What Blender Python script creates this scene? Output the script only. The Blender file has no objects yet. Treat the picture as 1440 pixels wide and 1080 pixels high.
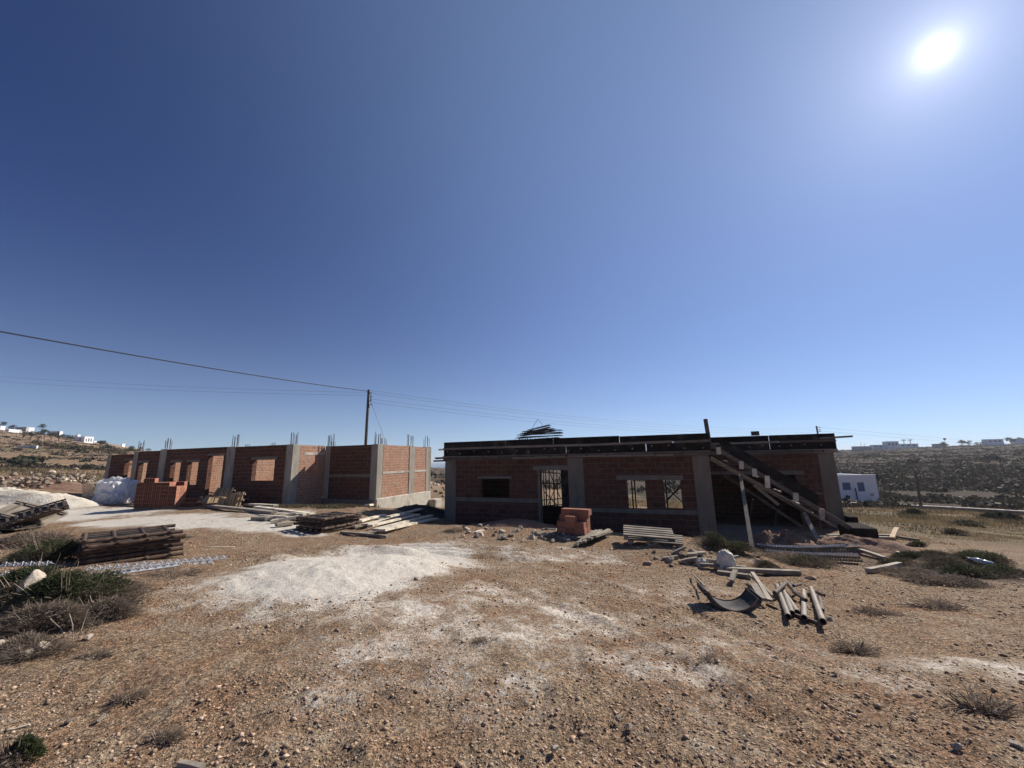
import bpy, bmesh, math, random
import numpy as np
from mathutils import Vector, Matrix, noise as mnoise

random.seed(7)
R = math.radians
S = bpy.context.scene
COL = S.collection

# ------------------------------------------------------------------ camera
EYE = 1.7
F = 555.0                       # focal length in pixels of the 1440 px wide photograph
PITCH = math.atan(106 / F)
ROLL = 0.019
cr, sr = math.cos(ROLL), math.sin(ROLL)
RV = Vector((1, 0, 0))
UV = Vector((0, -math.sin(PITCH), math.cos(PITCH)))
FV = Vector((0, math.cos(PITCH), math.sin(PITCH)))
CX = RV * cr - UV * sr
CY = RV * sr + UV * cr
cam_d = bpy.data.cameras.new("camera")
cam = bpy.data.objects.new("camera", cam_d)
COL.objects.link(cam)
m = Matrix.Identity(4)
for i in range(3):
    m[i][0], m[i][1], m[i][2] = CX[i], CY[i], -FV[i]
m[2][3] = EYE
cam.matrix_world = m
cam_d.sensor_width = 36.0
cam_d.lens = 36.0 * F / 1440.0
cam_d.clip_start = 0.05
cam_d.clip_end = 20000
S.camera = cam


def ray(px, py):
    v = CX * ((px - 720) / F) + CY * ((540 - py) / F) + FV
    return v


def at_depth(px, py, Y):
    d = ray(px, py)
    return Vector((0, 0, EYE)) + d * (Y / d.y)


# ------------------------------------------------------------------ sky and sun
SUN = ray(1316, 72).normalized()
sun_el = math.asin(SUN.z)
sun_az = math.atan2(SUN.x, SUN.y)
W = bpy.data.worlds.new("World")
S.world = W
W.use_nodes = True
nt = W.node_tree
nt.nodes.clear()
wo = nt.nodes.new('ShaderNodeOutputWorld')
bg = nt.nodes.new('ShaderNodeBackground')
sky = nt.nodes.new('ShaderNodeTexSky')
sky.sky_type = 'NISHITA'
sky.sun_disc = False
sky.sun_elevation = sun_el
sky.sun_rotation = sun_az
sky.altitude = 50
sky.air_density = 1.0
sky.dust_density = 0.15
sky.ozone_density = 4.0
bg.inputs['Strength'].default_value = 0.05
# the bright aureole round the sun itself, as part of the sky
tc = nt.nodes.new('ShaderNodeTexCoord')
dot = nt.nodes.new('ShaderNodeVectorMath'); dot.operation = 'DOT_PRODUCT'
nrm = nt.nodes.new('ShaderNodeVectorMath'); nrm.operation = 'NORMALIZE'
nt.links.new(tc.outputs['Generated'], nrm.inputs[0])
nt.links.new(nrm.outputs[0], dot.inputs[0])
dot.inputs[1].default_value = SUN


def wmath(op, a, b=None):
    n = nt.nodes.new('ShaderNodeMath'); n.operation = op
    for k, v in enumerate((a, b)):
        if v is None: continue
        if isinstance(v, (int, float)): n.inputs[k].default_value = v
        else: nt.links.new(v, n.inputs[k])
    return n.outputs[0]


ang = wmath('ARCCOSINE', wmath('MINIMUM', dot.outputs['Value'], 0.999999))


def lobe(sig, amp, p):
    e = wmath('POWER', wmath('DIVIDE', ang, R(sig)), p)
    return wmath('MULTIPLY', wmath('EXPONENT', wmath('MULTIPLY', e, -1.0)), amp)


def coloured(f, c):
    g_ = nt.nodes.new('ShaderNodeMixRGB'); g_.blend_type = 'MULTIPLY'; g_.inputs[0].default_value = 1
    nt.links.new(f, g_.inputs[1]); g_.inputs[2].default_value = (*c, 1)
    return g_.outputs[0]


def addf(a, b_): return wmath('ADD', a, b_)


def addc(a, b_):
    g_ = nt.nodes.new('ShaderNodeMixRGB'); g_.blend_type = 'ADD'; g_.inputs[0].default_value = 1
    nt.links.new(a, g_.inputs[1]); nt.links.new(b_, g_.inputs[2])
    return g_.outputs[0]


sepz = nt.nodes.new('ShaderNodeSeparateXYZ'); nt.links.new(nrm.outputs[0], sepz.inputs[0])
hz = wmath('MULTIPLY', wmath('EXPONENT', wmath('MULTIPLY', wmath('MAXIMUM', sepz.outputs[2], 0.0), -7.5)), 7.6)
glow = addc(addc(coloured(addf(lobe(0.36, 60.0, 0.9), lobe(1.6, 8.0, 1.0)), (1, .99, .97)), coloured(lobe(6.0, 4.0, 1.0), (1, .98, .96))),
            addc(coloured(lobe(13.0, 3.4, 1.0), (1.0, .97, .98)), coloured(lobe(60.0, 4.3, 3.0), (.50, .72, 1.0))))
glow = addc(glow, coloured(hz, (.80, .98, .98)))
cmb = nt.nodes.new('ShaderNodeMixRGB'); cmb.blend_type = 'ADD'; cmb.inputs[0].default_value = 1
tn = nt.nodes.new('ShaderNodeMixRGB'); tn.blend_type = 'MULTIPLY'; tn.inputs[0].default_value = 1
tn.inputs[2].default_value = (0.20, 0.39, 0.86, 1)
nt.links.new(sky.outputs[0], tn.inputs[1])
nt.links.new(tn.outputs[0], cmb.inputs[1])
nt.links.new(glow, cmb.inputs[2])
nt.links.new(cmb.outputs[0], bg.inputs[0])
nt.links.new(bg.outputs[0], wo.inputs[0])

sl = bpy.data.lights.new("sun", 'SUN')
sl.energy = 5.0
sl.angle = R(0.5)
sl.color = (1.0, 0.94, 0.85)
so = bpy.data.objects.new("sun", sl)
so.rotation_mode = 'QUATERNION'
so.rotation_quaternion = SUN.to_track_quat('Z', 'Y')
COL.objects.link(so)
S.view_settings.view_transform = 'Standard'
S.view_settings.look = 'None'
S.view_settings.gamma = 1.0
S.view_settings.exposure = 0.30

# ------------------------------------------------------------------ materials
MATS = {}


class NT:
    def __init__(s, name):
        s.m = bpy.data.materials.new(name)
        s.m.use_nodes = True
        s.t = s.m.node_tree
        s.b = s.t.nodes['Principled BSDF']
        s.out = s.t.nodes['Material Output']
        s.b.inputs['Specular IOR Level'].default_value = 0.25

    def n(s, typ, **kw):
        o = s.t.nodes.new(typ)
        for k, v in kw.items(): setattr(o, k, v)
        return o

    def l(s, a, b): s.t.links.new(a, b)

    def val(s, sock, v):
        if isinstance(v, bpy.types.NodeSocket): s.l(v, sock)
        elif isinstance(v, (tuple, list)) and len(v) == 3 and sock.type == 'RGBA': sock.default_value = (*v, 1)
        else: sock.default_value = v

    def math(s, op, a, b=0.0, clamp=False):
        o = s.n('ShaderNodeMath', operation=op, use_clamp=clamp)
        s.val(o.inputs[0], a); s.val(o.inputs[1], b)
        return o.outputs[0]

    def mix(s, f, a, b, mode='MIX'):
        o = s.n('ShaderNodeMixRGB', blend_type=mode)
        s.val(o.inputs[0], f); s.val(o.inputs[1], a); s.val(o.inputs[2], b)
        return o.outputs[0]

    def noise(s, vec, scale, detail=4, rough=0.6):
        o = s.n('ShaderNodeTexNoise')
        o.inputs['Scale'].default_value = scale
        o.inputs['Detail'].default_value = detail
        o.inputs['Roughness'].default_value = rough
        if vec is not None: s.l(vec, o.inputs['Vector'])
        return o.outputs['Fac']

    def ramp(s, f, lo, hi, a=0.0, b=1.0):
        o = s.n('ShaderNodeMapRange')
        o.interpolation_type = 'SMOOTHSTEP'
        s.val(o.inputs[0], f)
        for i, v in enumerate((lo, hi, a, b)): o.inputs[i + 1].default_value = v
        return o.outputs[0]

    def obj(s): return s.n('ShaderNodeTexCoord').outputs['Object']

    def bump(s, h, strength, dist):
        o = s.n('ShaderNodeBump')
        o.inputs['Strength'].default_value = strength
        o.inputs['Distance'].default_value = dist
        s.l(h, o.inputs['Height'])
        s.l(o.outputs[0], s.b.inputs['Normal'])

    def base(s, c): s.val(s.b.inputs['Base Color'], c)

    def rough(s, r): s.val(s.b.inputs['Roughness'], r)


def simple(name, c1, c2, scale=6.0, rough=0.8, bump=0.3, bscale=None, bdist=0.01, island=0.0, metal=0.0, stretch=None, stain=None):
    k = NT(name)
    v = k.obj()
    if stretch:
        mp = k.n('ShaderNodeMapping'); mp.inputs['Scale'].default_value = stretch
        k.l(v, mp.inputs[0]); v = mp.outputs[0]
    f = k.ramp(k.noise(v, scale, 5, 0.65), 0.3, 0.7)
    c = k.mix(f, c1, c2)
    if stain:
        f2 = k.ramp(k.noise(v, scale * 0.35, 5, 0.7), 0.52, 0.66)
        c = k.mix(f2, c, stain)
    if island:
        g = k.n('ShaderNodeNewGeometry').outputs['Random Per Island']
        oi = k.n('ShaderNodeObjectInfo').outputs['Random']
        rr = k.math('FRACT', k.math('ADD', g, oi))
        lo = k.mix(1.0, c, (1 - island,) * 3, 'MULTIPLY')
        hi = k.mix(1.0, c, (1 + island,) * 3, 'MULTIPLY')
        c = k.mix(rr, lo, hi)
    k.base(c); k.rough(rough)
    k.b.inputs['Metallic'].default_value = metal
    if bump: k.bump(k.noise(v, bscale or scale * 4, 5, 0.7), bump, bdist)
    MATS[name] = k.m
    return k.m


def foliage(name, c1, c2, c3):
    k = NT(name)
    g = k.n('ShaderNodeNewGeometry').outputs['Random Per Island']
    f = k.noise(k.obj(), 2.2, 3)
    c = k.mix(g, c1, c2)
    c = k.mix(k.ramp(f, 0.42, 0.62), c, c3)
    k.base(c); k.rough(0.75)
    # thin leaves let a little sunlight through
    tr = k.n('ShaderNodeBsdfTranslucent'); k.l(c, tr.inputs[0])
    mx = k.n('ShaderNodeMixShader'); mx.inputs[0].default_value = 0.25
    k.l(k.b.outputs[0], mx.inputs[1]); k.l(tr.outputs[0], mx.inputs[2])
    k.l(mx.outputs[0], k.out.inputs[0])
    MATS[name] = k.m
    return k.m


def brickmat(name, bw, rh, c1, c2, mortar, ms=0.014, smear=0.45):
    k = NT(name)
    v = k.obj()
    sp = k.n('ShaderNodeSeparateXYZ'); k.l(v, sp.inputs[0])
    u = k.math('ADD', sp.outputs[0], sp.outputs[1])
    cb = k.n('ShaderNodeCombineXYZ'); k.l(u, cb.inputs[0]); k.l(sp.outputs[2], cb.inputs[1])
    # slightly uneven courses
    wob = k.n('ShaderNodeTexNoise'); wob.inputs['Scale'].default_value = 1.7; wob.inputs['Detail'].default_value = 3
    k.l(v, wob.inputs['Vector'])
    wv = k.n('ShaderNodeVectorMath', operation='SCALE'); k.l(wob.outputs['Color'], wv.inputs[0]); wv.inputs['Scale'].default_value = 0.05
    ad = k.n('ShaderNodeVectorMath', operation='ADD'); k.l(cb.outputs[0], ad.inputs[0]); k.l(wv.outputs[0], ad.inputs[1])
    b = k.n('ShaderNodeTexBrick')
    b.offset = 0.5
    k.l(ad.outputs[0], b.inputs['Vector'])
    b.inputs['Scale'].default_value = 1
    b.inputs['Brick Width'].default_value = bw
    b.inputs['Row Height'].default_value = rh
    b.inputs['Mortar Size'].default_value = ms
    b.inputs['Mortar Smooth'].default_value = 0.3
    b.inputs['Bias'].default_value = 0.0
    b.inputs['Color1'].default_value = (*c1, 1)
    b.inputs['Color2'].default_value = (*c2, 1)
    b.inputs['Mortar'].default_value = (*mortar, 1)
    c = b.outputs['Color']
    n1 = k.noise(v, 2.3, 6, 0.7)
    c = k.mix(k.ramp(n1, 0.5, 0.68, 0, smear), c, mortar)           # smeared mortar
    c = k.mix(k.ramp(k.noise(v, 9, 5, 0.7), 0.35, 0.7), k.mix(1, c, (0.72, 0.70, 0.70), 'MULTIPLY'), c)
    k.base(c); k.rough(0.92)
    h = k.math('ADD', k.math('MULTIPLY', b.outputs['Fac'], -0.6), k.math('MULTIPLY', k.noise(v, 30, 4), 0.5))
    # ribbed sides of the hollow blocks
    h = k.math('ADD', h, k.math('MULTIPLY', k.math('SINE', k.math('MULTIPLY', sp.outputs[2], 2 * math.pi / (rh / 4))), 0.1))
    k.bump(h, 0.7, 0.02)
    MATS[name] = k.m


brickmat('brick_wall_red_shaded', 0.42, 0.19, (0.175, 0.07, 0.042), (0.105, 0.045, 0.031), (0.17, 0.125, 0.095), 0.016, 0.6)  # front walls: their shade is put into this darker colour
brickmat('brick_wall_orange_lit', 0.22, 0.135, (0.54, 0.27, 0.165), (0.42, 0.20, 0.125), (0.50, 0.42, 0.33), 0.014, 0.5)  # smaller bricks; sunlight on end and cross walls put into the colour
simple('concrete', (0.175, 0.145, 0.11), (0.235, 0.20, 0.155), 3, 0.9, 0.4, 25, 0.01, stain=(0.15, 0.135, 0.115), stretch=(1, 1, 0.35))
simple('concrete_mid', (0.28, 0.25, 0.205), (0.40, 0.36, 0.30), 3, 0.9, 0.4, 25, 0.01, stain=(0.21, 0.185, 0.15), stretch=(1, 1, 0.35))  # left columns: tone lifted partway for their sunlit faces
simple('concrete_pale_lit', (0.46, 0.42, 0.35), (0.60, 0.55, 0.47), 4, 0.9, 0.4, 30, 0.01, stain=(0.33, 0.30, 0.26))  # sunlight put into the colour of end-wall bands and plinths; wall coping shares it
simple('form_panel', (0.016, 0.013, 0.012), (0.032, 0.026, 0.022), 5, 0.75, 0.2, island=0.4, stain=(0.06, 0.053, 0.047))
simple('timber_grey', (0.15, 0.122, 0.095), (0.25, 0.21, 0.17), 4, 0.85, 0.5, 20, 0.006, island=0.35, stretch=(0.6, 0.6, 3))
simple('timber_dark', (0.055, 0.042, 0.034), (0.12, 0.095, 0.075), 6, 0.8, 0.4, island=0.4)
simple('timber_pale', (0.60, 0.52, 0.40), (0.76, 0.68, 0.55), 5, 0.8, 0.3, island=0.22, stain=(0.38, 0.31, 0.23))
simple('timber_yellow', (0.32, 0.22, 0.12), (0.46, 0.34, 0.20), 5, 0.8, 0.3, island=0.25)
simple('timber_weathered', (0.24, 0.20, 0.155), (0.36, 0.31, 0.245), 7, 0.85, 0.4, island=0.25, stain=(0.2, 0.17, 0.14))
simple('steel_rust', (0.05, 0.035, 0.027), (0.11, 0.07, 0.05), 14, 0.7, 0.3, island=0.4, stain=(0.17, 0.11, 0.075))
simple('steel_rebar', (0.06, 0.045, 0.04), (0.12, 0.085, 0.07), 20, 0.7, 0)
simple('tube_grey', (0.17, 0.14, 0.11), (0.27, 0.23, 0.19), 12, 0.6, 0.2, island=0.25, stain=(0.18, 0.12, 0.085))
simple('dark_metal', (0.035, 0.033, 0.034), (0.07, 0.066, 0.064), 9, 0.8, 0.3, stain=(0.14, 0.115, 0.095))
simple('inside_dark', (0.012, 0.011, 0.01), (0.02, 0.018, 0.016), 5, 0.9, 0)  # near-black for tube ends: the shade inside put into the colour
simple('galvanised', (0.40, 0.41, 0.43), (0.58, 0.58, 0.60), 15, 0.42, 0.1, metal=0.25)
simple('clay_block', (0.36, 0.155, 0.10), (0.27, 0.11, 0.07), 8, 0.9, 0.3, island=0.2, stain=(0.34, 0.20, 0.145))
simple('clay_hole_shade', (0.15, 0.058, 0.038), (0.17, 0.067, 0.044), 8, 0.95, 0)  # block clay darkened: shade inside the holes put into the colour
simple('woven_white', (0.74, 0.74, 0.76), (0.82, 0.82, 0.84), 9, 0.55, 0.3, 40, 0.006)
# sunlight shines through the woven plastic of the bag
_t = MATS['woven_white'].node_tree; _p = _t.nodes['Principled BSDF']; _q = _t.nodes.new('ShaderNodeBsdfTranslucent'); _q.inputs[0].default_value = (0.8, 0.8, 0.8, 1)
_x = _t.nodes.new('ShaderNodeMixShader'); _x.inputs[0].default_value = 0.4
_t.links.new(_p.outputs[0], _x.inputs[1]); _t.links.new(_q.outputs[0], _x.inputs[2]); _t.links.new(_x.outputs[0], _t.nodes['Material Output'].inputs[0])
simple('paper_brown', (0.46, 0.33, 0.22), (0.58, 0.45, 0.32), 6, 0.9, 0.4)
simple('sack_cloth', (0.60, 0.54, 0.44), (0.72, 0.66, 0.55), 8, 0.9, 0.4)
simple('rock', (0.25, 0.195, 0.15), (0.40, 0.33, 0.26), 3, 0.95, 0.8, 14, 0.03, island=0.3, stain=(0.22, 0.18, 0.15))
simple('rock_pale', (0.55, 0.45, 0.34), (0.72, 0.62, 0.49), 3, 0.95, 0.8, 14, 0.03, stain=(0.42, 0.32, 0.23))
simple('pebble', (0.30, 0.19, 0.12), (0.46, 0.345, 0.25), 25, 0.95, 0, island=0.55)
simple('soil', (0.17, 0.10, 0.07), (0.27, 0.17, 0.12), 4, 0.97, 1.0, 14, 0.05)
simple('soil_dark', (0.028, 0.024, 0.022), (0.05, 0.043, 0.038), 6, 0.95, 1.0, 18, 0.04)
simple('sand_pale', (0.66, 0.58, 0.46), (0.78, 0.71, 0.59), 3, 0.97, 1.0, 11, 0.06, stain=(0.54, 0.46, 0.36))
simple('whitewash', (0.76, 0.76, 0.76), (0.82, 0.82, 0.82), 1.5, 0.8, 0.1)
simple('render_grey', (0.36, 0.35, 0.34), (0.44, 0.43, 0.42), 1.5, 0.85, 0.1)
simple('shutter_blue', (0.10, 0.13, 0.22), (0.13, 0.16, 0.26), 3, 0.6, 0)
simple('window_dark', (0.02, 0.022, 0.026), (0.03, 0.032, 0.036), 3, 0.25, 0)
simple('stone_wall', (0.25, 0.21, 0.17), (0.40, 0.35, 0.29), 2.5, 0.95, 1.0, 5, 0.08)
simple('pole_wood', (0.07, 0.05, 0.04), (0.12, 0.09, 0.07), 6, 0.85, 0.3, stretch=(2, 2, 0.3))
simple('cable_black', (0.015, 0.015, 0.016), (0.02, 0.02, 0.02), 3, 0.6, 0)
simple('wire_pale', (0.14, 0.15, 0.17), (0.18, 0.19, 0.22), 3, 0.5, 0)
simple('bark', (0.10, 0.075, 0.055), (0.17, 0.13, 0.10), 6, 0.95, 0.5)
simple('plastic_clear', (0.48, 0.51, 0.54), (0.58, 0.61, 0.64), 6, 0.2, 0.1)
simple('twig', (0.16, 0.115, 0.085), (0.30, 0.235, 0.18), 6, 0.9, 0, island=0.5)
foliage('leaf_green', (0.045, 0.06, 0.024), (0.08, 0.095, 0.04), (0.09, 0.08, 0.045))
foliage('leaf_dull', (0.075, 0.07, 0.04), (0.12, 0.105, 0.06), (0.15, 0.115, 0.075))
foliage('leaf_tree', (0.024, 0.032, 0.018), (0.045, 0.055, 0.028), (0.034, 0.042, 0.022))
foliage('leaf_scrub', (0.045, 0.038, 0.031), (0.08, 0.066, 0.052), (0.055, 0.05, 0.037))
foliage('grass_dry', (0.30, 0.22, 0.12), (0.42, 0.32, 0.18), (0.24, 0.18, 0.10))
foliage('twig_dry', (0.17, 0.13, 0.095), (0.32, 0.25, 0.185), (0.22, 0.17, 0.13))
M = MATS


M_ = MATS['form_panel'].node_tree.nodes['Principled BSDF']; M_.inputs['Specular IOR Level'].default_value = 0.05
MATS['form_panel'].node_tree.nodes['Principled BSDF'].inputs['Roughness'].default_value = 0.95


# ------------------------------------------------------------------ tagging
def tag(o, label=None, cat=None, group=None, kind=None):
    if label: o['label'] = label
    if cat: o['category'] = cat
    if group: o['group'] = group
    if kind: o['kind'] = kind
    return o


def thing(name, label, cat, loc=(0, 0, 0), rz=0.0, group=None):
    o = bpy.data.objects.new(name, None)
    o.empty_display_size = 0.2
    COL.objects.link(o)
    o.location = loc
    o.rotation_euler = (0, 0, rz)
    return tag(o, label, cat, group)


def copy_tree(o, parent=None):
    c = o.copy()
    COL.objects.link(c)
    c.parent = parent
    for ch in list(o.children): copy_tree(ch, c)
    return c


class MB:
    """collects geometry and links it as one mesh object"""
    def __init__(s): s.v = []; s.f = []; s.fm = []; s.mi = 0; s.smooth = False

    def add(s, vs, fs):
        o = len(s.v)
        s.v.extend([tuple(p) for p in vs])
        for f in fs: s.f.append(tuple(i + o for i in f)); s.fm.append(s.mi)

    def box(s, x0, y0, z0, x1, y1, z1):
        s.add([(x0, y0, z0), (x1, y0, z0), (x1, y1, z0), (x0, y1, z0), (x0, y0, z1), (x1, y0, z1), (x1, y1, z1), (x0, y1, z1)],
              [(0, 3, 2, 1), (4, 5, 6, 7), (0, 1, 5, 4), (1, 2, 6, 5), (2, 3, 7, 6), (3, 0, 4, 7)])

    def beam(s, p, q, w, h, up=(0, 0, 1), jit=0.0):
        p, q = Vector(p), Vector(q)
        d = (q - p).normalized()
        up = Vector(up)
        if abs(d.dot(up)) > 0.98: up = Vector((0, 1, 0))
        sd = d.cross(up).normalized(); u = sd.cross(d).normalized()
        vs = []
        for e in (p, q):
            for a, b in ((-1, -1), (1, -1), (1, 1), (-1, 1)):
                j = Vector((random.uniform(-jit, jit), random.uniform(-jit, jit), random.uniform(-jit, jit)))
                vs.append(e + sd * (a * w / 2) + u * (b * h / 2) + j)
        s.add(vs, [(0, 1, 2, 3), (4, 7, 6, 5), (0, 4, 5, 1), (1, 5, 6, 2), (2, 6, 7, 3), (3, 7, 4, 0)])

    def tube(s, p, q, r0, r1=None, n=8, cap=True):
        r1 = r0 if r1 is None else r1
        p, q = Vector(p), Vector(q)
        d = (q - p).normalized()
        a = d.orthogonal().normalized(); b = d.cross(a)
        vs = []
        for e, r in ((p, r0), (q, r1)):
            for k in range(n):
                t = 2 * math.pi * k / n
                vs.append(e + a * (r * math.cos(t)) + b * (r * math.sin(t)))
        fs = [(k, (k + 1) % n, n + (k + 1) % n, n + k) for k in range(n)]
        if cap: fs += [tuple(range(n - 1, -1, -1)), tuple(range(n, 2 * n))]
        s.add(vs, fs)

    def pipe(s, p, q, r, t, n=14):
        """an open pipe with a wall thickness"""
        p, q = Vector(p), Vector(q)
        d = (q - p).normalized()
        a = d.orthogonal().normalized(); b = d.cross(a)
        vs = []
        for e, rr in ((p, r), (q, r), (q, r - t), (p, r - t)):
            for k in range(n):
                g = 2 * math.pi * k / n
                vs.append(e + a * (rr * math.cos(g)) + b * (rr * math.sin(g)))
        fs = []
        for lv in range(4):
            for k in range(n):
                fs.append((lv * n + k, lv * n + (k + 1) % n, ((lv + 1) % 4) * n + (k + 1) % n, ((lv + 1) % 4) * n + k))
        s.add(vs, fs)

    def poly(s, pts, r, n=6):
        pts = [Vector(p) for p in pts]
        for a, b in zip(pts[:-1], pts[1:]): s.tube(a, b, r, r, n)

    def build(s, name, mats, parent=None):
        me = bpy.data.meshes.new(name)
        me.from_pydata(s.v, [], s.f)
        if not isinstance(mats, (list, tuple)): mats = [mats]
        for m_ in mats: me.materials.append(m_)
        if len(mats) > 1: me.polygons.foreach_set('material_index', s.fm)
        if s.smooth: me.polygons.foreach_set('use_smooth', [True] * len(s.f))
        me.update()
        o = bpy.data.objects.new(name, me)
        COL.objects.link(o)
        o.parent = parent
        return o


def np_mesh(name, verts, faces, mat, parent=None, smooth=False):
    """fast mesh from arrays; faces is (n,k)"""
    me = bpy.data.meshes.new(name)
    nv, (nf, k) = len(verts), faces.shape
    me.vertices.add(nv); me.loops.add(nf * k); me.polygons.add(nf)
    me.vertices.foreach_set('co', np.asarray(verts, np.float32).ravel())
    me.loops.foreach_set('vertex_index', faces.astype(np.int32).ravel())
    me.polygons.foreach_set('loop_start', np.arange(0, nf * k, k, dtype=np.int32))
    if smooth: me.polygons.foreach_set('use_smooth', np.ones(nf, bool))
    me.materials.append(mat)
    me.update(calc_edges=True)
    o = bpy.data.objects.new(name, me)
    COL.objects.link(o)
    o.parent = parent
    return o


# ------------------------------------------------------------------ terrain
_cp = [
    (0, 0, 0), (0, 2.6, 0), (-3, 2.6, 0.02), (3, 2.6, 0), (-3, -6, 0), (3, -6, 0), (-12, 0, .3), (12, 0, -.3),
    (-25, 8, .5), (25, 4, -1.1), (-60, 20, 2.5), (60, 20, -4), (-60, 45, 1.6), (60, 45, -4.5), (-40, 45, 1.1), (45, 50, -4.2), (15, 50, -3.2), (-15, 50, -1.0),
    (0, 30, -1.7), (-10, 35, -.9), (8, 26, -1.6), (-2.5, 16.6, -.85), (1.5, 14.9, -.9), (5.5, 13.3, -.95), (-7, 19.3, -.5), (-11, 19.8, -.45), (-16.5, 22, -.25),
]
for px_, py_, Y_ in [(1003, 757, 12.2), (1060, 778, 11.3), (1214, 757, 13.3), (1185, 742, 15.6), (780, 746, 12.0), (640, 738, 13.6), (720, 741, 12.7), (900, 754, 11.2), (980, 761, 10.7), (900, 790, 8.9), (720, 790, 8.6),
                     (1300, 762, 13.2), (1440, 786, 10.2), (1300, 738, 21), (1440, 752, 18), (1300, 722, 31), (1440, 734, 28), (1190, 719, 34), (1225, 712, 41), (1330, 717, 38), (1440, 724, 34),
                     (529, 714, 16.8), (400, 713, 17.0), (320, 709, 19), (225, 702, 26), (150, 688, 30), (225, 721, 16.6), (60, 700, 21.5), (60, 676, 28), (20, 735, 14.5),
                     (460, 753, 11.6), (610, 716, 20), (330, 721, 15.6), (124, 798, 7.2), (250, 786, 8.0), (1155, 890, 4.6), (1025, 808, 8.0), (1000, 845, 5.7), (1340, 815, 7.6), (1340, 935, 3.75),
                     (450, 812, 6.4), (560, 900, 4.0), (250, 860, 4.9), (60, 880, 4.5)]:
    q_ = at_depth(px_, py_, Y_); _cp.append((q_.x, q_.y, q_.z))
CP = np.array(_cp, float)


def _phi(d2): return 0.5 * d2 * np.log(d2 + 1e-9)


_n = len(CP)
_A = np.zeros((_n + 3, _n + 3))
_d2 = ((CP[:, None, :2] - CP[None, :, :2]) ** 2).sum(-1)
_A[:_n, :_n] = _phi(_d2) + np.eye(_n) * 0.15
_A[:_n, _n] = 1; _A[:_n, _n + 1:] = CP[:, :2]
_A[_n, :_n] = 1; _A[_n + 1:, :_n] = CP[:, :2].T
_w = np.linalg.solve(_A, np.concatenate([CP[:, 2], np.zeros(3)]))


def near_h(x, y):
    out = np.full(x.shape, _w[_n])
    out += _w[_n + 1] * x + _w[_n + 2] * y
    for i in range(_n):
        out += _w[i] * _phi((x - CP[i, 0]) ** 2 + (y - CP[i, 1]) ** 2)
    return out


def sstep(a, b, x):
    t = np.clip((x - a) / (b - a), 0, 1)
    return t * t * (3 - 2 * t)


def hashn(ix, iy, seed):
    h = (ix.astype(np.int64) * 374761393 + iy.astype(np.int64) * 668265263 + seed * 1442695041) & 0x7fffffff
    h = ((h ^ (h >> 13)) * 1274126177) & 0x7fffffff
    h = h ^ (h >> 16)
    return (h & 0xffff) / 65535.0


def vnoise(x, y, seed=0):
    ix, iy = np.floor(x), np.floor(y)
    fx, fy = x - ix, y - iy
    fx = fx * fx * (3 - 2 * fx); fy = fy * fy * (3 - 2 * fy)
    a = hashn(ix, iy, seed); b = hashn(ix + 1, iy, seed); c = hashn(ix, iy + 1, seed); d = hashn(ix + 1, iy + 1, seed)
    return (a * (1 - fx) + b * fx) * (1 - fy) + (c * (1 - fx) + d * fx) * fy - 0.5


def fbm(x, y, oct=4, seed=0):
    o = 0; a = 1.0
    for k in range(oct):
        o = o + a * vnoise(x * 2 ** k, y * 2 ** k, seed + k * 17); a *= 0.5
    return o


TX = np.array([-1.9, -1.30, -1.117, -1.02, -.91, -.577, -.19, 0, .5, .72, .865, 1.05, 1.297, 1.9])
CRY = np.array([230, 240, 245, 250, 255, 300, 360, 380, 400, 380, 370, 360, 350, 340.])        # depth of the crest
CPX = np.array([64, 57, 41, 33, 21, 5, -10, -12, -4, 2, 4.5, 6.5, 8.5, 12.])                       # crest above eye level, in pixels at that depth
CRH = EYE + CPX * CRY / F


def ground_h(x, y, micro=True):
    x = np.asarray(x, float); y = np.asarray(y, float)
    r = np.hypot(x, y)
    d = np.maximum(y, 0.42 * r)
    tx = np.clip(x / np.maximum(d, 1e-6), -1.9, 1.9)
    w = sstep(42, 62, d)
    cl = np.minimum(1, 58 / np.maximum(np.abs(x), 1e-6)); cl = np.minimum(cl, 50 / np.maximum(np.abs(y), 1e-6))
    nx, ny = x * cl, y * cl
    h0 = near_h(nx, ny)
    yc = np.interp(tx, TX, CRY); hc = np.interp(tx, TX, CRH)
    sidew = 50.0
    b = np.interp(tx, [-1.9, -1.1, -.5, 0, .4, .9, 1.9], [1.6, 1.2, -.4, -1.9, -3.4, -4.3, -4.5])
    t = np.clip((d - sidew) / (yc - sidew), 0, 1)
    hf = b + (hc - b) * t ** 1.12
    over = np.maximum(d - yc, 0)
    hf = hf - over * 0.10 - sstep(0, 60, over) * 3
    hf = np.maximum(hf, -34)
    if micro:
        hf = hf + fbm(x / 22, y / 22, 3, 5) * 1.6 * sstep(60, 140, d) * (1 - 0.6 * sstep(0.85, 1, t)) * (over <= 0)
    h = h0 * (1 - w) + hf * w
    # low heap of gravel in the middle of the yard
    for (bx, by, ba, bb, bh) in HEAPS:
        q = ((x - bx) / ba) ** 2 + ((y - by) / bb) ** 2
        h = h + bh * np.exp(-q * 1.4)
    return h


HEAPS = []


def gh(x, y): return float(ground_h(np.array([x]), np.array([y]))[0])


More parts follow.
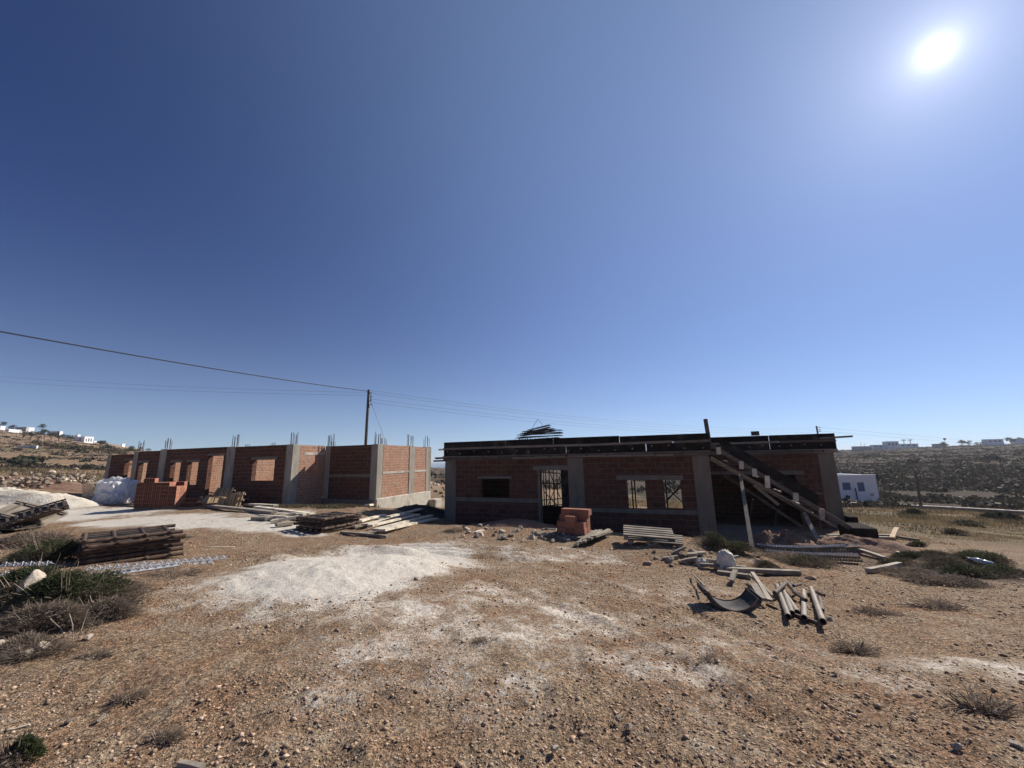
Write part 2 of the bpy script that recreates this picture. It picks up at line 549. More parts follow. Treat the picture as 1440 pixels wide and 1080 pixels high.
def G(px, py, lift=0.0):
    """the point of the ground seen at a pixel of the photograph"""
    d = ray(px, py)
    t0, t1 = 0.5, None
    ts = np.concatenate([np.linspace(1, 60, 1200), np.geomspace(60, 900, 800)])
    xs = d.x * ts; ys = d.y * ts; zs = EYE + d.z * ts
    below = zs < ground_h(xs, ys)
    k = int(np.argmax(below)) if below.any() else len(ts) - 1
    t = ts[k]
    if k > 0:
        a, b = ts[k - 1], ts[k]
        for _ in range(14):
            c = (a + b) / 2
            if EYE + d.z * c < gh(d.x * c, d.y * c): b = c
            else: a = c
        t = b
    p = Vector((d.x * t, d.y * t, 0))
    p.z = gh(p.x, p.y) + lift
    return p


def px_size(px, py, w):
    """metres spanned by w pixels at the ground point of a pixel"""
    return (G(px + w / 2, py) - G(px - w / 2, py)).length


_c = G(450, 806); HEAPS.append((_c.x, _c.y, 1.9, 1.2, 0.15))
_c = G(560, 792); HEAPS.append((_c.x, _c.y, 0.9, 0.7, 0.12))
for _p in ((380, 787), (430, 780), (480, 777), (530, 776), (572, 778)):
    _c = G(*_p); HEAPS.append((_c.x, _c.y, .55, .32, 0.13))
_c = G(960, 775); HEAPS.append((_c.x, _c.y, 1.8, 0.7, 0.16))

PALE, GRASS, SCRUB, RED = [], [], [], []


def blob(lst, px, py, wx, hy, s):
    c = G(px, py)
    a = (G(px + wx, py) - G(px - wx, py)).length / 2
    b = abs(G(px, py - hy).y - G(px, py + hy).y) / 2
    lst.append((c.x, c.y, max(a, .1), max(b, .1), s))


for b_ in [(490, 788, 130, 24, 1.3), (600, 780, 90, 18, .95), (490, 822, 100, 16, 1.0), (560, 905, 120, 30, .75), (540, 862, 130, 26, .65), (700, 870, 280, 64, .5), (860, 900, 240, 54, .42),
           (400, 812, 70, 14, .75), (330, 838, 80, 12, .4), (255, 857, 70, 9, .4), (700, 776, 90, 16, .6), (900, 830, 160, 26, .36), (960, 945, 130, 22, .5), (620, 945, 120, 18, .4),
           (1340, 935, 120, 20, .55), (1420, 950, 90, 18, .55), (1230, 960, 120, 22, .34), (1060, 980, 110, 20, .28), (30, 716, 90, 13, 1.2), (130, 722, 90, 11, 1.2), (220, 731, 80, 8, 1.1), (300, 735, 80, 8, 1.2), (380, 742, 70, 8, 1.1), (430, 752, 40, 5, 1.0),
           (370, 722, 60, 6, .6), (610, 708, 30, 6, .8), (820, 785, 90, 14, .4)]:
    blob(PALE, *b_)
for b_ in [(1300, 738, 130, 18, 1.2), (1430, 745, 80, 25, 1.1), (1230, 722, 60, 10, 1.1), (40, 632, 60, 10, 1.0), (920, 700, 90, 14, 1.0), (700, 700, 90, 20, .7),
           (620, 668, 30, 5, .9)]:
    blob(GRASS, *b_)
for b_ in [(1340, 800, 110, 28, .8), (70, 850, 120, 45, .8), (1000, 780, 110, 10, .4), (60, 765, 60, 14, .6), (1200, 900, 60, 20, .4), (1390, 1010, 50, 22, .5)]:
    blob(SCRUB, *b_)

# rings get wider with distance so the sheet has an even grain in any view from here
rr = [0.25]
while rr[-1] < 2600:
    q = rr[-1]
    rr.append(q * (1.0095 if q < 60 else 1.016 if q < 500 else 1.04))
rr = np.array(rr)
th = np.concatenate([np.linspace(-R(180), -R(64), 40, endpoint=False), np.linspace(-R(64), R(64), 760), np.linspace(R(64), R(180), 40, endpoint=False)[1:]])
RR, TH = np.meshgrid(rr, th, indexing='ij')
GX, GY = RR * np.sin(TH), RR * np.cos(TH)
GZ = ground_h(GX, GY)
rough_n = np.clip(1 - RR / 70, 0, 1)
GZ = GZ + rough_n * (fbm(GX / .9, GY / .9, 3, 3) * .055 + fbm(GX / .16, GY / .16, 3, 9) * .030 * np.clip(1 - RR / 26, 0, 1) + np.clip(fbm(GX / .30, GY / .30, 2, 29) - .22, 0, 1) * .07)
# tyre ruts that cross the yard behind the gravel heap
p0, p1 = G(570, 768), G(760, 778)
for off in (0.0, 0.35, .7):
    dx, dy = p1.x - p0.x, p1.y - p0.y; L_ = math.hypot(dx, dy)
    tt = ((GX - p0.x) * dx + (GY - p0.y) * dy) / L_ ** 2
    ds = ((GX - p0.x) * -dy + (GY - p0.y) * dx) / L_ + off
    GZ -= .05 * np.exp(-(ds / .10) ** 2) * sstep(-.1, .1, tt) * (1 - sstep(.85, 1.1, tt)) - .05 * np.exp(-((ds - .17) / .10) ** 2) * sstep(-.1, .1, tt) * (1 - sstep(.85, 1.1, tt))


for (a_, b_) in (((1180, 1060), (640, 800)), ((1290, 1010), (760, 790))):
    p0, p1 = G(*a_), G(*b_)
    dx, dy = p1.x - p0.x, p1.y - p0.y; L_ = math.hypot(dx, dy)
    tt = ((GX - p0.x) * dx + (GY - p0.y) * dy) / L_ ** 2
    ds = ((GX - p0.x) * -dy + (GY - p0.y) * dx) / L_ + .18 * np.sin(tt * 3.0)
    w_ = sstep(-.05, .15, tt) * (1 - sstep(.8, 1.05, tt)) * (.6 + .8 * np.abs(vnoise(GX * 1.3, GY * 1.3, 91)))
    GZ += w_ * (-.030 * np.exp(-(ds / .11) ** 2) + .016 * np.exp(-((ds - .19) / .06) ** 2) + .016 * np.exp(-((ds + .19) / .06) ** 2))


def zone(lst):
    o = np.zeros_like(GX)
    for (bx, by, a, b, s) in lst:
        o = np.maximum(o, s * np.exp(-((((GX - bx) / a) ** 2 + ((GY - by) / b) ** 2) * .9) ** 1.5))
    return o


dep = np.maximum(GY, .42 * RR)
txx = GX / np.maximum(dep, 1e-6)
zp = zone(PALE)
zg = zone(GRASS)
zs = np.maximum(zone(SCRUB), sstep(np.interp(txx, [-.5, .7], [46, 36]), np.interp(txx, [-.5, .7], [75, 46]), dep) * np.interp(txx, [-1.9, -1.0, -.6, .3, .8], [.55, .55, .7, .85, 1.0]))
zg = np.maximum(zg, sstep(40, 60, dep) * np.interp(txx, [-1.9, -.9, 0, .8], [.5, .42, .5, .15]) * (0.6 + 0.8 * vnoise(GX / 30, GY / 14, 61)))
na, nb = RR.shape
idx = np.arange(na * nb).reshape(na, nb)
q = np.stack([idx[:-1, :], np.roll(idx, -1, 1)[:-1, :], np.roll(idx, -1, 1)[1:, :], idx[1:, :]], -1).reshape(-1, 4)[:, ::-1]
verts = np.stack([GX, GY, GZ], -1).reshape(-1, 3)

k = NT('ground_earth')
v = k.n('ShaderNodeNewGeometry').outputs['Position']
at = k.n('ShaderNodeAttribute'); at.attribute_name = 'zone'
sp = k.n('ShaderNodeSeparateColor'); k.l(at.outputs['Color'], sp.inputs[0])
zP, zG_, zS = sp.outputs[0], sp.outputs[1], sp.outputs[2]
n_big = k.noise(v, .45, 5, .65); n_mid = k.noise(v, 2.6, 6, .7); n_fin = k.noise(v, 24, 5, .75); n_vf = k.noise(v, 90, 3, .7)
c = k.mix(k.ramp(n_big, .35, .65), (0.37, 0.218, 0.127), (0.385, 0.267, 0.17))
c = k.mix(k.ramp(n_mid, .40, .68), c, (0.46, 0.345, 0.23))
c = k.mix(k.ramp(n_fin, .48, .62, 0, .75), c, (0.105, 0.07, 0.045))
vo = k.n('ShaderNodeTexVoronoi'); vo.inputs['Scale'].default_value = 38; k.l(v, vo.inputs['Vector'])
vsp = k.n('ShaderNodeSeparateColor'); k.l(vo.outputs['Color'], vsp.inputs[0])
peb = k.math('MULTIPLY', k.ramp(vsp.outputs[0], .72, .8), k.ramp(vo.outputs['Distance'], .25, .42, 1, 0))
c = k.mix(k.math('MULTIPLY', peb, .8), c, k.mix(vsp.outputs[1], (0.30, 0.21, 0.15), (0.60, 0.52, 0.42)))
vo2 = k.n('ShaderNodeTexVoronoi'); vo2.inputs['Scale'].default_value = 95; k.l(v, vo2.inputs['Vector'])
vs2 = k.n('ShaderNodeSeparateColor'); k.l(vo2.outputs['Color'], vs2.inputs[0])
vo3 = k.n('ShaderNodeTexVoronoi'); vo3.inputs['Scale'].default_value = 48; k.l(v, vo3.inputs['Vector'])
vs3 = k.n('ShaderNodeSeparateColor'); k.l(vo3.outputs['Color'], vs3.inputs[0])
gr2 = k.ramp(vs2.outputs[0], 0, 1, .60, 1.5); gr3 = k.ramp(vs3.outputs[1], 0, 1, .68, 1.3)
grain = k.math('MULTIPLY', gr2, gr3)
gcol = k.n('ShaderNodeCombineColor'); [k.l(grain, gcol.inputs[q_]) for q_ in range(3)]
c = k.mix(1.0, c, gcol.outputs[0], 'MULTIPLY')
# bare pale limestone dust and gravel
n_pat = k.noise(v, 1.15, 7, .72)
pv = k.math('ADD', zP, k.math('ADD', k.math('MULTIPLY', k.math('SUBTRACT', n_pat, .5), 2.3), k.math('MULTIPLY', k.math('SUBTRACT', n_fin, .5), 1.2)))
pm = k.math('MULTIPLY', k.ramp(pv, .24, .88), .97)
pale = k.mix(k.ramp(n_fin, .35, .65), (0.49, 0.435, 0.365), (0.71, 0.655, 0.57))
pale = k.mix(k.ramp(n_vf, .54, .64, 0, .4), pale, (0.28, 0.24, 0.20))
c = k.mix(pm, c, pale)
# general thin dust flecks
c = k.mix(k.ramp(k.math('ADD', n_mid, k.math('MULTIPLY', n_fin, .6)), .92, 1.08, 0, .6), c, (0.50, 0.43, 0.35))
gm = k.ramp(k.math('ADD', zG_, k.math('MULTIPLY', k.math('SUBTRACT', n_mid, .5), .9)), .35, .65)
c = k.mix(gm, c, k.mix(k.ramp(n_fin, .3, .7), (0.21, 0.16, 0.095), (0.34, 0.265, 0.16)))
sm = k.ramp(k.math('ADD', zS, k.math('MULTIPLY', k.math('SUBTRACT', n_big, .5), 1.2)), .45, .8, 0, .85)
c = k.mix(sm, c, k.mix(k.ramp(n_mid, .35, .65), (0.038, 0.031, 0.026), (0.072, 0.058, 0.047)))
k.base(c); k.rough(0.97); k.b.inputs['Specular IOR Level'].default_value = 0.1
hgt = k.math('ADD', k.math('MULTIPLY', n_fin, 1.0), k.math('ADD', k.math('MULTIPLY', n_vf, .35), k.math('ADD', k.math('MULTIPLY', peb, .5), k.math('ADD', k.math('MULTIPLY', vs2.outputs[0], .5), k.math('MULTIPLY', vs3.outputs[1], .7)))))
k.bump(hgt, 1.0, .05)
k.l(k.math('SUBTRACT', 1.0, k.math('MULTIPLY', pm, .6)), [n_ for n_ in k.t.nodes if n_.type == 'BUMP'][-1].inputs['Strength'])
M['ground'] = k.m

ground = np_mesh('ground', verts, q, M['ground'], smooth=True)
tag(ground, 'bare stony brown yard with pale dust patches rising to scrub hillsides', 'ground', kind='structure')
ca = ground.data.color_attributes.new('zone', 'FLOAT_COLOR', 'POINT')
ca.data.foreach_set('color', np.stack([zp, zg, zs, np.ones_like(zp)], -1).astype(np.float32).ravel())
# centre cap
b = MB(); b.tube((0, 0, -.2), (0, 0, gh(0, 0) + .005), .27, .27, 24); o = b.build('ground', M['soil']); tag(o, kind='structure')

# distant sea
k = NT('sea_water'); k.base((0.10, 0.16, 0.22)); k.rough(0.35); k.bump(k.noise(k.obj(), .05, 4), .4, 1.0); M['sea'] = k.m
b = MB(); b.add([(-4000, 300, -28), (4000, 300, -28), (6500, 6500, -28), (-6500, 6500, -28)], [(0, 1, 2, 3)])
tag(b.build('sea', M['sea']), kind='structure')
# the air of the place: one even, thin haze
hm = bpy.data.materials.new('haze_air'); hm.use_nodes = True; hm.node_tree.nodes.clear()
_o = hm.node_tree.nodes.new('ShaderNodeOutputMaterial'); _v = hm.node_tree.nodes.new('ShaderNodeVolumePrincipled')
_v.inputs['Color'].default_value = (0.86, 0.92, 1.0, 1); _v.inputs['Density'].default_value = 0.00024; _v.inputs['Anisotropy'].default_value = 0.2
hm.node_tree.links.new(_v.outputs[0], _o.inputs['Volume'])
b = MB(); b.box(-7000, -3000, -36, 7000, 7000, 52); tag(b.build('haze', hm), kind='stuff')


# ------------------------------------------------------------------ frames of the two buildings
class Frame:
    def __init__(s, p, sl):
        n_ = math.hypot(1, sl)
        s.p = Vector((p.x, p.y, 0)); s.ex = Vector((1, -sl, 0)) / n_; s.ey = Vector((sl, 1, 0)) / n_
        s.rz = math.atan2(s.ex.y, s.ex.x)

    def loc(s, px, py, v=0.0):
        """pixel -> local (u, z) on the vertical plane v"""
        o = s.p + s.ey * v; d = ray(px, py); e = Vector((0, 0, EYE))
        t = (o - e).dot(s.ey) / d.dot(s.ey)
        q_ = e + d * t
        return (q_ - s.p).dot(s.ex), q_.z

    def side(s, px, py, u):
        o = s.p + s.ex * u; d = ray(px, py); e = Vector((0, 0, EYE))
        t = (o - e).dot(s.ex) / d.dot(s.ex)
        q_ = e + d * t
        return (q_ - s.p).dot(s.ey), q_.z

    def w(s, u, v, z): return s.p + s.ex * u + s.ey * v + Vector((0, 0, z))


def grid_wall(b, us, zs, filled, v0, v1, along='x'):
    """solid wall of grid cells without the ones that are openings; only outer faces"""
    nu, nz = len(us) - 1, len(zs) - 1

    def P(i, j, v):
        return (us[i], v, zs[j]) if along == 'x' else (v, us[i], zs[j])
    ok = lambda i, j: 0 <= i < nu and 0 <= j < nz and filled(i, j)
    for i in range(nu):
        for j in range(nz):
            if not ok(i, j): continue
            b.add([P(i, j, v0), P(i + 1, j, v0), P(i + 1, j + 1, v0), P(i, j + 1, v0)], [(0, 1, 2, 3)])
            b.add([P(i, j, v1), P(i + 1, j, v1), P(i + 1, j + 1, v1), P(i, j + 1, v1)], [(3, 2, 1, 0)])
            for (di, dj, a, c_) in ((-1, 0, (i, j), (i, j + 1)), (1, 0, (i + 1, j + 1), (i + 1, j)), (0, -1, (i + 1, j), (i, j)), (0, 1, (i, j + 1), (i + 1, j + 1))):
                if not ok(i + di, j + dj):
                    b.add([P(*a, v0), P(*c_, v0), P(*c_, v1), P(*a, v1)], [(0, 1, 2, 3)])


def wall(u0, u1, z0, z1, v0, v1, opens, mat, parent, along='x', name='wall'):
    us = sorted({u0, u1, *[o_[0] for o_ in opens], *[o_[1] for o_ in opens]})
    zs_ = sorted({z0, z1, *[o_[2] for o_ in opens], *[o_[3] for o_ in opens]})

    def filled(i, j):
        cu, cz = (us[i] + us[i + 1]) / 2, (zs_[j] + zs_[j + 1]) / 2
        return not any(o_[0] < cu < o_[1] and o_[2] < cz < o_[3] for o_ in opens)
    b = MB(); grid_wall(b, us, zs_, filled, v0, v1, along)
    return b.build(name, mat, parent)


def pbox(name, mat, parent, *c):
    b = MB(); b.box(*c); return b.build(name, mat, parent)


def rough_box(name, mat, parent, x0, y0, z0, x1, y1, z1, jit=.006, bev=.012):
    bm = bmesh.new()
    bmesh.ops.create_cube(bm, size=1)
    for v_ in bm.verts:
        v_.co = Vector((x0 + (x1 - x0) * (v_.co.x + .5), y0 + (y1 - y0) * (v_.co.y + .5), z0 + (z1 - z0) * (v_.co.z + .5)))
        v_.co += Vector((random.uniform(-jit, jit), random.uniform(-jit, jit), random.uniform(-jit, jit)))
    bmesh.ops.bevel(bm, geom=bm.edges[:], offset=bev, segments=1, affect='EDGES')
    me = bpy.data.meshes.new(name); bm.to_mesh(me); bm.free(); me.materials.append(mat)
    o_ = bpy.data.objects.new(name, me); COL.objects.link(o_); o_.parent = parent
    return o_


# ------------------------------------------------------------------ right building
FR = Frame(at_depth(1003, 700, 13.5), .4)
LW = -FR.loc(626, 690)[0]                                   # facade length
ZF = -1.05; ZT = EYE + .02                                   # floor and top of brickwork
rb = thing('brick_building', 'unfinished red brick building with black formwork boards round its flat roof', 'building', (FR.p.x, FR.p.y, 0), FR.rz)
U = lambda px, py=690, v=0: FR.loc(px, py, v)[0]
Z = lambda px, py, v=0: FR.loc(px, py, v)[1]
T = .22
cols_px = [(626, 641), (800, 822), (978, 1003)]
cu = [(U(a), U(b_)) for a, b_ in cols_px]
cu[0] = (-LW, cu[0][1]); cu[2] = (cu[2][0], 0.0)
BW = M['brick_wall_red_shaded']; CO = M['concrete']
w1 = (U(676), U(716), Z(690, 700), Z(690, 673.5))
dr = (U(760), cu[1][0], ZF + .02, Z(780, 661))
wa = (U(882), U(908), Z(890, 715.5), Z(890, 675))
wb = (U(934), U(958), Z(945, 715.5), Z(945, 674.5))
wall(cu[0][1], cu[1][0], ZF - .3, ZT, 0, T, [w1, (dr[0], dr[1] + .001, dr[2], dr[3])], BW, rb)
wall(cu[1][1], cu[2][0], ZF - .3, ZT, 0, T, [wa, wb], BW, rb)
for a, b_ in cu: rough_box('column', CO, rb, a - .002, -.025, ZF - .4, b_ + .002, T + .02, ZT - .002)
# concrete bands, sills and lintels
def band(u0, u1, z0, z1): rough_box('concrete_band', CO, rb, u0, -.014, z0, u1, T + .014, z1, .004, .006)
band(cu[0][1] + .003, dr[0] - .10, w1[2] - .16, w1[2] - .002)
band(w1[0] - .14, w1[1] + .12, w1[3] + .002, w1[3] + .11)
band(dr[0] - .28, dr[1] - .003, dr[3] + .002, dr[3] + .17)
band(cu[1][1] + .003, cu[2][0] - .003, wa[2] - .15, wa[2] - .002)
band(wa[0] - .35, wb[1] + .1, wa[3] + .004, wa[3] + .16)
band(dr[0] - .10, dr[0] - .003, ZF - .2, dr[3] - .003)
# depth walls, inner wall, rear columns
D1 = 7.2
wall(.02, D1, ZF - .3, ZT, -LW + .02, -LW + T, [], BW, rb, 'y')
wall(dr[1] - 2.6, -LW + T - .001, ZF, ZT, 3.0, 3.0 + T, [], BW, rb) if False else None
wall(-LW + T, dr[0] - 1.1, ZF, ZT, 2.6, 2.6 + T, [], BW, rb)
wall(2.6 + T, D1, ZF, ZT, dr[0] - 2.7 - T, dr[0] - 2.7, [], BW, rb, 'y')
for uu in (-LW, dr[1] - .9, -3.95, -.42):
    rough_box('column', CO, rb, uu, D1, ZF - .4, uu + .4, D1 + .3, ZT - .002)
wall(-LW + .4, dr[0] - 2.7, ZF - .3, ZT, D1 + .03, D1 + .03 + T, [], BW, rb)
pbox('floor_slab', CO, rb, -LW + .02, T + .002, ZF - .35, -.02, D1 + .3, ZF - .005)
wall(dr[0] - 1.0, dr[1] + .6, ZF, ZF + .72, 2.2, 2.4, [], BW, rb)
b = MB(); b.box(U(787), .26, ZF + .01, dr[1] + .02, .31, dr[3] - .01); b.build('door_panel', M['form_panel'], rb)
# side wall of this section, towards the stair
wall(.3, 3.0, ZF - .3, ZT, -T, -.003, [(1.2, 2.2, ZF - .29, ZF + 2.1)], BW, rb, 'y')
# roof deck of props and boards with its edge forms
rd = pbox('roof_slab', M['form_panel'], rb, -LW - .02, -.02, ZT + .004, .03, D1 + .3, ZT + .16)
FZ = ZT


def edge_form(u0, u1, v, seed):
    rnd = random.Random(seed)
    x = u0
    for (z0, z1, dpt) in ((FZ + .14, FZ + .445, .05), (FZ + .485, FZ + .745, .05)):
        x = u0
        while x < u1 - .05:
            w_ = min(rnd.choice([2.5, 2.0, 2.9]), u1 - x)
            if u1 - x - w_ < .3: w_ = u1 - x
            o_ = rough_box('form_board', M['form_panel'], rb, x + .008, v - .06, z0 + rnd.uniform(-.008, .008), x + w_ - .008, v - .015, z1 + rnd.uniform(-.012, .012), .004, .004)
            x += w_
    for (z0, z1, pr, e0, e1) in ((FZ + .0, FZ + .075, .12, 0, 0), (FZ + .085, FZ + .155, .15, 0, 0), (FZ + .425, FZ + .51, .14, .0, .0)):
        x = u0 - e0
        while x < u1 + e1 - .05:
            w_ = min(rnd.choice([3.2, 3.9, 2.8]), u1 + e1 - x)
            if u1 + e1 - x - w_ < .4: w_ = u1 + e1 - x
            b = MB(); dz = rnd.uniform(-.012, .012)
            b.beam((x + .01, v - pr + .03, (z0 + z1) / 2 + dz), (x + w_ - .01, v - pr + .03, (z0 + z1) / 2 - dz), .07, z1 - z0 - .004)
            b.build('batten', M['timber_grey'], rb)
            x += w_
    # wedges and tie ends
    b = MB(); x = u0 + .3
    while x < u1 - .1:
        b.box(x, v - .185, FZ + .045, x + .07, v - .10, FZ + .118)
        x += rnd.uniform(.55, .9)
    b.build('tie_wedges', M['timber_dark'], rb)
    b = MB(); x = u0 + .2
    while x < u1 - .1:
        z_ = rnd.uniform(FZ + .24, FZ + .36)
        b.tube((x, v - .058, z_), (x, v - .075, z_), .028, .028, 8)
        x += rnd.uniform(.4, .7)
    b.build('tie_bolts', M['timber_weathered'], rb)


edge_form(-LW - .06, .08, 0, 3)
# left end of the roof form and the pole ends that stick out of it
for (z0, z1) in ((FZ + .16, FZ + .43), (FZ + .50, FZ + .745)):
    rough_box('form_board', M['form_panel'], rb, -LW - .075, -.01, z0, -LW - .03, D1, z1, .004, .004)
for (vv, z_, ln) in ((.25, FZ + .46, .5), (.35, FZ + .10, .75), (-.05, FZ + .08, .45), (-.06, FZ - .03, .55)):
    b = MB(); b.beam((-LW - ln, vv, z_), (-LW + .05, vv, z_ + .01), .07, .07)
    b.build('batten', M['timber_pale'] if vv > 0 else M['timber_dark'], rb)  # sun on the outer pole ends put into the colour; front ones dark
pbox('form_board', M['form_panel'], rb, -LW - .03, -.02, FZ + .165, .05, D1 + .2, FZ + .18)

# set-back right part, with the same roof form
pr_ = at_depth(1181, 690, 15.5)
V2 = (pr_ - FR.p).dot(FR.ey); U2 = (pr_ - FR.p).dot(FR.ex)
c2a = U(1157, 690, V2)
wall(.02, c2a, ZF - .3, ZT, V2, V2 + T, [(.25, 3.3, ZF - .29, ZF + 1.95)], BW, rb)
rough_box('column', CO, rb, c2a, V2 - .03, ZF - .5, U2, V2 + .35, ZT - .002)
rough_box('concrete_band', CO, rb, c2a - .75, V2 - .016, Z(1150, 696, V2), c2a - .005, V2 + T + .012, Z(1150, 692, V2), .004, .006)
rough_box('concrete_band', CO, rb, .1, V2 - .016, ZF + 1.953, 3.6, V2 + T + .012, ZF + 2.1, .004, .006)
wall(V2 + .36, D1 + .3, ZF - .3, ZT, U2 - T - .01, U2 - .01, [], BW, rb, 'y')
wall(.0, U2 - T - .012, ZF - .3, ZT, D1 + .05, D1 + .05 + T, [], BW, rb)
pbox('roof_slab', M['form_panel'], rb, .034, V2 - .02, ZT + .004, U2 + .02, D1 + .3, ZT + .16)
pbox('form_board', M['form_panel'], rb, .056, V2 - .02, FZ + .165, U2, D1 + .2, FZ + .18)
edge_form(.06, U2 + .12, V2, 8)
for (z0, z1) in ((FZ + .16, FZ + .43), (FZ + .50, FZ + .745)):
    rough_box('form_board', M['form_panel'], rb, U2 + .07, V2 - .01, z0, U2 + .12, D1, z1, .004, .004)
b = MB(); b.beam((U2 - .4, V2 - .16, FZ + .56), (U2 + .62, V2 - .16, FZ + .60), .1, .07); b.build('batten', M['timber_grey'], rb)
# plinth and steps of the recess
rough_box('plinth', CO, rb, .03, .35, ZF - .5, 3.2, V2 - .03, ZF - .02)
rough_box('step_block', M['form_panel'], rb, U2 + .02, V2 - .4, ZF - .4, U2 + .28, V2 + .2, Z(1190, 725, V2))

# short post and lumps standing on the roof edge
b = MB(); q0 = FR.w(U(1001, 640) - .02, .06, FZ + .75); q1 = FR.w(U(993, 589) - .02, .06, Z(993, 589))
b.beam(q0 - Vector((0, 0, .55)), q1, .1, .1); o = b.build('timber_post', M['timber_dark']); tag(o, 'dark timber post sticking up from the roof edge above the stair', 'post')
uq, zq = FR.loc(1062, 612, V2); b = MB(); b.box(-.14, -.06, 0, .14, .06, .17); o = b.build('timber_block', M['timber_dark']); o.location = FR.w(uq, V2 - .03, FZ + .76); o.rotation_euler.z = FR.rz
tag(o, 'small dark block on the roof edge right of the post', 'block')

# ------------------------------------------------------------------ stair formwork
sf = thing('stair_formwork', 'sloping timber stair formwork descending to the right from the roof', 'formwork', (FR.p.x, FR.p.y, 0), FR.rz)


def SP(px, py, v=.45):
    u_, z_ = FR.loc(px, py, v); return Vector((u_, v, z_))


def sbeam(name, a, b_, w_, h_, mat, v=.45, v2=None):
    bb = MB(); bb.beam(SP(*a, v), SP(*b_, v if v2 is None else v2), w_, h_, jit=.004); return bb.build(name, mat, sf)


a0, a1 = (1000, 622), (1214, 753)
sbeam('stringer', (1000, 626), (1213, 753), .05, .13, M['timber_grey'], .35)
sbeam('stringer', (1010, 628), (1152, 707), .05, .22, M['form_panel'], .42)
sbeam('stringer', (1010, 618), (1150, 700), .05, .2, M['form_panel'], 1.45)
sbeam('rail', (1000, 643), (1176, 741), .06, .06, M['timber_grey'], .38)
sbeam('soffit_beam', (998, 644), (1140, 722), .09, .14, M['timber_grey'], .55)
sbeam('soffit_beam', (1018, 668), (1130, 742), .09, .10, M['timber_dark'], .9)
sbeam('soffit_beam', (1060, 682), (1095, 710), .07, .10, M['timber_grey'], .5)
# sloped deck
b = MB(); p_, q_ = SP(1000, 640, .5), SP(1160, 735, .5)
b.add([p_, q_, q_ + Vector((0, .95, 0)), p_ + Vector((0, .95, 0)), p_ + Vector((0, 0, -.05)), q_ + Vector((0, 0, -.05)), q_ + Vector((0, .95, -.05)), p_ + Vector((0, .95, -.05))],
      [(0, 1, 2, 3), (7, 6, 5, 4), (0, 4, 5, 1), (1, 5, 6, 2), (2, 6, 7, 3), (3, 7, 4, 0)])
b.build('deck', M['form_panel'], sf)
for (x_, y_, hh) in ((1010.6, 634, 10), (1042.5, 654, 11), (1061, 664.5, 11), (1079, 677.5, 17), (1119, 699, 12), (1155.6, 723, 15)):
    sbeam('cleat', (x_ - .5, y_ - hh / 2), (x_ + .5, y_ + hh / 2), .13, .09, M['timber_pale'], .30)
for (x_, y_) in ((1022, 649), (1066, 671), (1098, 692), (1124, 709), (1143, 722)):
    c0 = SP(x_, y_, .38); bb = MB(); bb.beam(c0, c0 + Vector((.03, 1.1, 0)), .06, .05); bb.build('cross_batten', M['timber_weathered'], sf)
for (a, b_, v_) in (((1059, 702), (1055, 731), 1.1), ((1093, 717), (1090, 739), 1.2), ((1153, 731), (1154, 749), .6)):
    sbeam('strut', a, b_, .05, .05, M['timber_dark'], v_)
# foot of the stair
p_ = SP(1211, 757, .6)
rough_box('foot_block', M['form_panel'], sf, p_.x - .32, .2, p_.z - .05, p_.x + .3, 1.3, SP(1211, 740, .6).z)
bb = MB(); bb.beam(SP(1140, 756, .3), SP(1250, 757, .3), .12, .09); bb.build('foot_board', M['timber_weathered'], sf)


def gl(p, lift=0.0): return Vector((p.x, p.y, gh(p.x, p.y) + lift))


# leaning props
for (a, b_, lab) in (((1041, 668, .5), (1059, 778), 'long pale timber prop leaning under the upper end of the stair formwork'),
                     ((1131, 722, .5), (1158, 776), 'short pale timber prop leaning under the lower end of the stair formwork')):
    l_ = SP(a[0], a[1], a[2]); t_ = FR.w(l_.x, l_.y, l_.z); g_ = G(*b_)
    b = MB(); b.beam(t_, g_ - Vector((0, 0, .03)), .1, .1, jit=.006)
    tag(b.build('timber_prop', M['timber_weathered']), lab, 'prop', 'props under the stair')

# steel props seen through the door and the windows
sp0 = None
def steel_prop(p, h):
    t_ = thing('steel_prop', 'thin dark steel prop holding up the roof inside the brick shell', 'prop', p, 0, 'steel props inside the building')
    b = MB(); b.tube((0, 0, 0), (0, 0, h * .6), .03, n=8); b.build('outer_tube', M['steel_rust'], t_)
    b = MB(); b.tube((0, 0, h * .6), (0, 0, h), .022, n=8); b.build('inner_tube', M['steel_rust'], t_)
    b = MB(); b.box(-.06, -.06, 0, .06, .06, .008); b.box(-.06, -.06, h - .008, .06, .06, h); b.build('plates', M['steel_rust'], t_)
    return t_
first = None
for px, v_ in ((768, 3.2), (773, 5.5), (779, 4.1), (784, 6.6), (791, 5.2), (889, 4.0), (893, 4.6), (937, 1.4), (765, 6.2)):
    u_, _ = FR.loc(px, 690, v_)
    p_ = FR.w(u_, v_, ZF)
    if first is None: first = steel_prop(p_, ZT - ZF)
    else: c_ = copy_tree(first); c_.location = p_
tr = thing('scaffold_frame', 'dark scaffold tubes crossing behind the right-hand window opening', 'scaffold', FR.w(0, 0, 0), FR.rz)
for nm, (a, b_) in (('brace', ((932, 712), (962, 676))), ('brace', ((928, 676), (962, 709))), ('brace', ((936, 704), (960, 683)))):
    bb = MB(); bb.tube(SP(*a, 1.6), SP(*b_, 1.9), .022, n=6); bb.build(nm, M['steel_rust'], tr)
tr = thing('scaffold_frame', 'dark scaffold grid standing behind the doorway', 'scaffold', FR.w(0, 0, 0), FR.rz)
